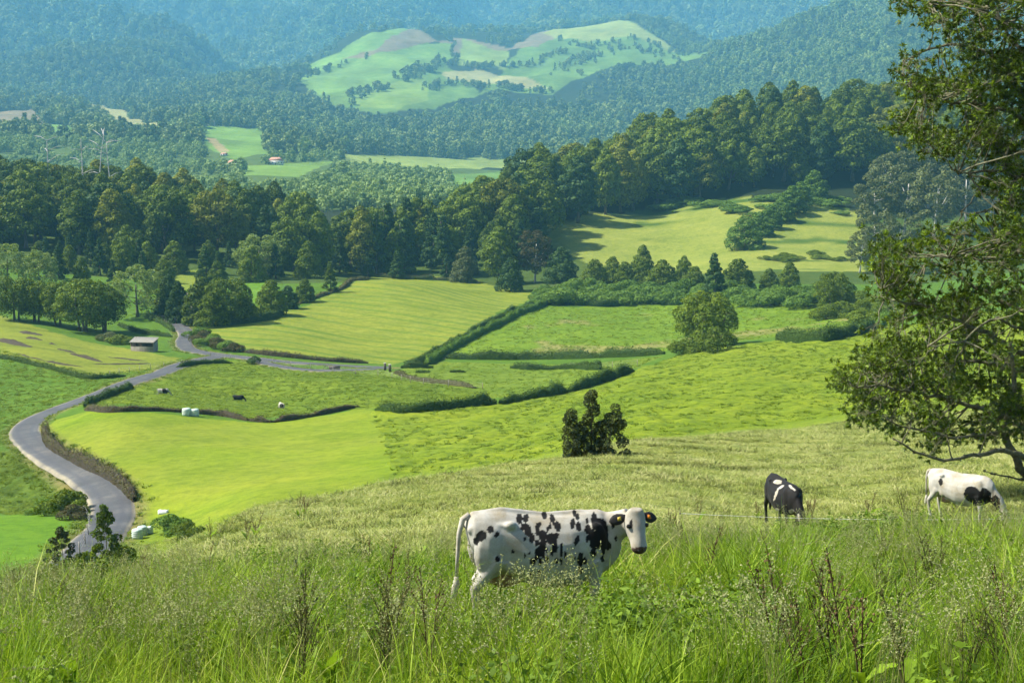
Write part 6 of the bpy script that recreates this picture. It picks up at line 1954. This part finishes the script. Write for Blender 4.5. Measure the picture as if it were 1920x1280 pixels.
def pasture_tufts():
    rng = np.random.default_rng(2002)
    for nm, cnt, s0, label in (('terraces', 15000, 0.8, 'green tufts on the trodden slope right of centre'), ('pasture', 6500, 0.9, 'green tufts in the cattle pasture'), ('far_paddock', 5000, 1.1, 'green tufts in the far paddock'),
                               ('left_meadow', 3500, 0.8, 'green tufts in the meadow left of the lane'), ('left_bank', 1500, 0.9, 'rough grass on the bank left of the lane'), ('strip', 1500, 0.9, 'green tufts in the narrow strip field')):
        f = [f for f in FIELDS if f[0] == nm][0]
        P = f[5]
        U = P[:, 0] / P[:, 1]
        y = np.sqrt(P[:, 1].min() ** 2 + (P[:, 1].max() ** 2 - P[:, 1].min() ** 2) * rng.random(cnt * 4))
        x = (U.min() + (U.max() - U.min()) * rng.random(cnt * 4)) * y
        k = inpoly(P, x, y)
        for L in ROADS.values(): k &= dist_line(L, x, y) > 3.6
        x, y = x[k], y[k]
        if nm == 'terraces':
            mz = macro(x, y)
            g = pnoise(mz * 1.15 + 1.5 * pnoise(x * 0.05, y * 0.05), x * 0.07 + 5) + 0.6 * pnoise(mz * 2.3, x * 0.14)
        else: g = pnoise(x * 0.42, y * 0.25) + 0.5 * pnoise(x * 0.1, y * 0.08)
        o = np.argsort(-(g + 0.35 * rng.normal(size=len(x))))[:cnt]
        x, y = x[o], y[o]; n = len(x)
        s = s0 * (0.6 + 0.7 * rng.random(n))
        Rr = np.c_[rng.normal(size=n) * 0.1, rng.normal(size=n) * 0.1, rng.random(n) * 6.283]
        scatter('pasture_grass', np.c_[x, y, height(x, y) - 0.02], Rr, np.c_[s * 1.2, s * 1.2, s * 0.8], rng.integers(0, 5, n), TUFTP, label, 'grass')


WEEDP = []
for k in range(5):
    rw = np.random.default_rng(1600 + k); nw = 46
    a_ = rw.random(nw) * 6.283; r_ = 0.22 * np.sqrt(rw.random(nw)); h_ = 0.12 + 0.42 * rw.random(nw) * (1 - r_ / 0.35)
    Cw = np.c_[r_ * np.cos(a_), r_ * np.sin(a_), h_]
    nv = np.c_[np.cos(a_) * 0.6, np.sin(a_) * 0.6, np.full(nw, 0.8)] + 0.5 * rw.normal(size=(nw, 3)); nv /= np.linalg.norm(nv, axis=1)[:, None]
    Vw, Qw = cards_np(Cw, nv, 0.020 + 0.028 * rw.random(nw), rw, 0.5, 0.15)
    WEEDP.append(mesh_np('weed', Vw, Qw, [M['weed']], False, {'v': np.repeat(rw.random(nw), 4)}))


def weeds():
    rng = np.random.default_rng(2004)
    x, y = area_points(7000, 8.0, 34, rng)
    g = fbm(x * 0.35 - 4, y * 0.35, 2)
    k = (y < tall_limit(x / y)) & (rng.random(len(x)) < sstep(0.0, 0.6, g))
    x, y = x[k], y[k]; n = len(x)
    s = 0.8 + 0.6 * rng.random(n)
    scatter('low_weeds', np.c_[x, y, height(x, y)], np.c_[rng.normal(size=n) * 0.1, rng.normal(size=n) * 0.1, rng.random(n) * 6.283], np.c_[s, s, s], rng.integers(0, 5, n), WEEDP, 'broad-leaved low weeds mixed into the foreground grass', 'weeds')


weeds()
tall_grass()
pasture_tufts()


def verge_tufts():
    rng = np.random.default_rng(2003)
    P = []
    for k, L in ROADS.items():
        C = resample(L, 0.35)
        T = np.gradient(C, axis=0); T /= np.linalg.norm(T, axis=1)[:, None]
        for s in (-1, 1):
            for _ in range(2):
                o = ROAD_W[k] / 2 * (1.0 + 0.02 * rng.normal(size=len(C))) + np.abs(rng.normal(size=len(C))) * 0.9 + 0.05
                P.append(C + np.c_[-T[:, 1], T[:, 0]] * (s * o)[:, None])
    P = np.concatenate(P)
    ok = np.ones(len(P), bool)
    for k, L in ROADS.items(): ok &= dist_line(L, P[:, 0], P[:, 1]) > ROAD_W[k] / 2 - 0.1
    ok &= pnoise(P[:, 0] * 0.2, P[:, 1] * 0.2) + 0.4 * rng.normal(size=len(P)) > -0.2
    P = P[ok]; n = len(P)
    s = 0.7 + 0.8 * rng.random(n)
    Rr = np.c_[np.zeros(n), np.zeros(n), rng.random(n) * 6.283]
    scatter('verge_grass', np.c_[P, height(P[:, 0], P[:, 1])], Rr, np.c_[s, s, s * 0.9], np.where(rng.random(n) < 0.6, rng.integers(0, 6, n), 6 + rng.integers(0, 5, n)), SHORTP + TUFTP, 'ragged grass along the edges of the lane', 'grass')


verge_tufts()


# docks: brown seeding stalks over broad leaves, each plant a thing
def dock_meshes(seed, green=False, nst=4):
    rng = np.random.default_rng(seed)
    st = MB(); C = []
    for k in range(nst):
        a = rng.random() * 6.28; ln = 0.10 + 0.22 * rng.random(); h = 0.65 + 0.45 * rng.random()
        q = np.linspace(0, 1, 6)
        P = np.c_[ln * h * q ** 1.5 * math.cos(a), ln * h * q ** 1.5 * math.sin(a), h * q - 0.05]
        st.tube(P, np.linspace(0.007, 0.003, 6), 4, False)
        nb = 7
        for b in range(nb):
            t0 = 0.42 + 0.5 * b / nb
            s0 = np.array([np.interp(t0, q, P[:, i]) for i in range(3)])
            ba = rng.random() * 6.28; bl = h * 0.24 * (1.15 - t0) / 0.6
            e = s0 + np.array((math.cos(ba) * bl * 0.5, math.sin(ba) * bl * 0.5, bl))
            st.tube([s0, e], [0.0035, 0.002], 3, False)
            m_ = 9
            tt = rng.random((m_, 1)); C.append(s0 + (e - s0) * tt + rng.normal(size=(m_, 3)) * 0.008)
        m_ = 18; tt = 0.5 + 0.5 * rng.random(m_)
        C.append(np.stack([np.interp(tt, q, P[:, i]) for i in range(3)], 1) + rng.normal(size=(m_, 3)) * 0.012)
    C = np.concatenate(C); n = len(C)
    V, Q = cards_np(C, unit(n, rng), 0.008 + 0.006 * rng.random(n), rng, 0.7)
    seed_me = mesh_np('seed_clusters', V, Q, [M['dock_green' if green else 'dock']], False, {'v': np.repeat(rng.random(n), 4)})
    stem_me = st.mesh('stems', [M['dock_green' if green else 'dock']])
    return stem_me, seed_me


def leaf_mesh(L, Wd, seed):
    rng = np.random.default_rng(seed)
    q = np.linspace(0, 1, 7); w = Wd * np.sin(np.pi * q ** 0.75) ** 0.8 * 0.5 + 0.002
    V = []
    for i, t in enumerate(q):
        zc = L * (0.9 * t - 0.45 * t * t); y = L * 0.8 * t
        for s in (-1, 0, 1): V.append((s * w[i], y, zc + abs(s) * w[i] * 0.35 + 0.01 * rng.normal()))
    i = np.arange(6)[:, None] * 3 + np.arange(2)[None]
    Q = np.stack([i, i + 1, i + 4, i + 3], -1).reshape(-1, 4)
    return mesh_np('leaf', np.array(V), Q, [M['dock_leaf']], True, {'v': np.full(21, rng.random())})


DOCKS = [dock_meshes(3000 + k, k >= 4, 2 + k % 3) for k in range(7)]
LEAVES = [leaf_mesh(0.26 + 0.05 * k, 0.075 + 0.012 * k, 3100 + k) for k in range(4)]


def dock(px, py, sc, label, group, var=None, nleaf=3, rng=np.random.default_rng(31), upright=False):
    p = hit(px, py, 8.5, 70)
    t = empty('dock_plant', p, rng.random() * 6.28); t.scale = (sc,) * 3
    a, b = DOCKS[int(rng.integers(len(DOCKS))) if var is None else var]
    obj('stems', a, t); obj('seed_clusters', b, t)
    for k in range(nleaf):
        l = obj('leaf', LEAVES[int(rng.integers(4))], t, (0, 0, 0.05 + 0.1 * rng.random()))
        l.rotation_euler = (0.3 * rng.random(), 0, k * 2.2 + rng.random()); l.scale = (0.8 + 0.4 * rng.random(),) * 3
    return tag(t, label, 'weed', group)


G_D = 'dock plants seeding in the grass'
for px, py, sc, lb, v in [(690, 1105, 1.15, 'dark brown dock clump left of the spotted cow', 0), (480, 1010, 0.95, 'brown dock stalks on the dry slope above the tall grass, left', 1), (462, 1016, 0.8, 'thin brown dock stalk left on the dry slope', 2), (560, 972, 1.0, 'brown dock stalks highest on the left of the dry slope', 3),
                          (572, 968, 0.8, 'short dock stalk beside the highest one on the dry slope', 2), (395, 1012, 0.9, 'brown dock stalk farthest left on the dry slope', 1), (1512, 985, 1.1, 'brown dry dock bush right of the black cow', 0), (1522, 982, 0.9, 'smaller dock stalk behind the dock bush by the black cow', 2),
                          (1628, 975, 1.0, 'brown dock stalks between the two grazing cows', 1), (1700, 1010, 1.2, 'broad greenish dock bush left of the white cow', 5), (1860, 985, 0.9, 'dock stalk before the head of the white cow', 3), (1420, 975, 0.8, 'thin dock stalk left of the black cow', 2),
                          (1310, 985, 0.9, 'thin brown dock stalk right of the spotted cow head', 3), (1255, 1010, 0.9, 'reddish dock stalk just right of the spotted cow', 2)]:
    dock(px, py, sc, lb, None, v)
rd = np.random.default_rng(415)
for k in range(50):
    px = 20 + 1880 * rd.random(); py = 1030 + 330 * rd.random() ** 0.9
    if 820 < px < 1240 and py > 1060 and py < 1340: continue
    side = 'left of' if px < 830 else ('right of' if px > 1200 else 'below')
    dock(px, py, 0.75 + 0.40 * rd.random(), 'seeding dock stalk in the tall grass %s the spotted cow' % side, G_D, None, int(rd.integers(1, 4)))
for px, py, sc, lb in [(135, 1345, 1.2, 'broad bright dock leaves at the lower left corner'), (622, 1345, 1.25, 'broad bright dock leaves at the bottom left of centre'), (430, 1220, 1.1, 'broad bright dock leaves left of the spotted cow'), (1350, 1330, 1.0, 'broad dock leaves at the bottom right of centre')]:
    p = hit(px, py, 8.2, 60)
    t = empty('dock_rosette', p); t.scale = (sc,) * 3
    for k in range(6):
        l = obj('leaf', LEAVES[k % 4], t, (0, 0, 0.12)); l.rotation_euler = (0.5 + 0.4 * rd.random(), 0, k * 1.05 + rd.random()); l.scale = (0.8,) * 3
    tag(t, lb, 'weed')
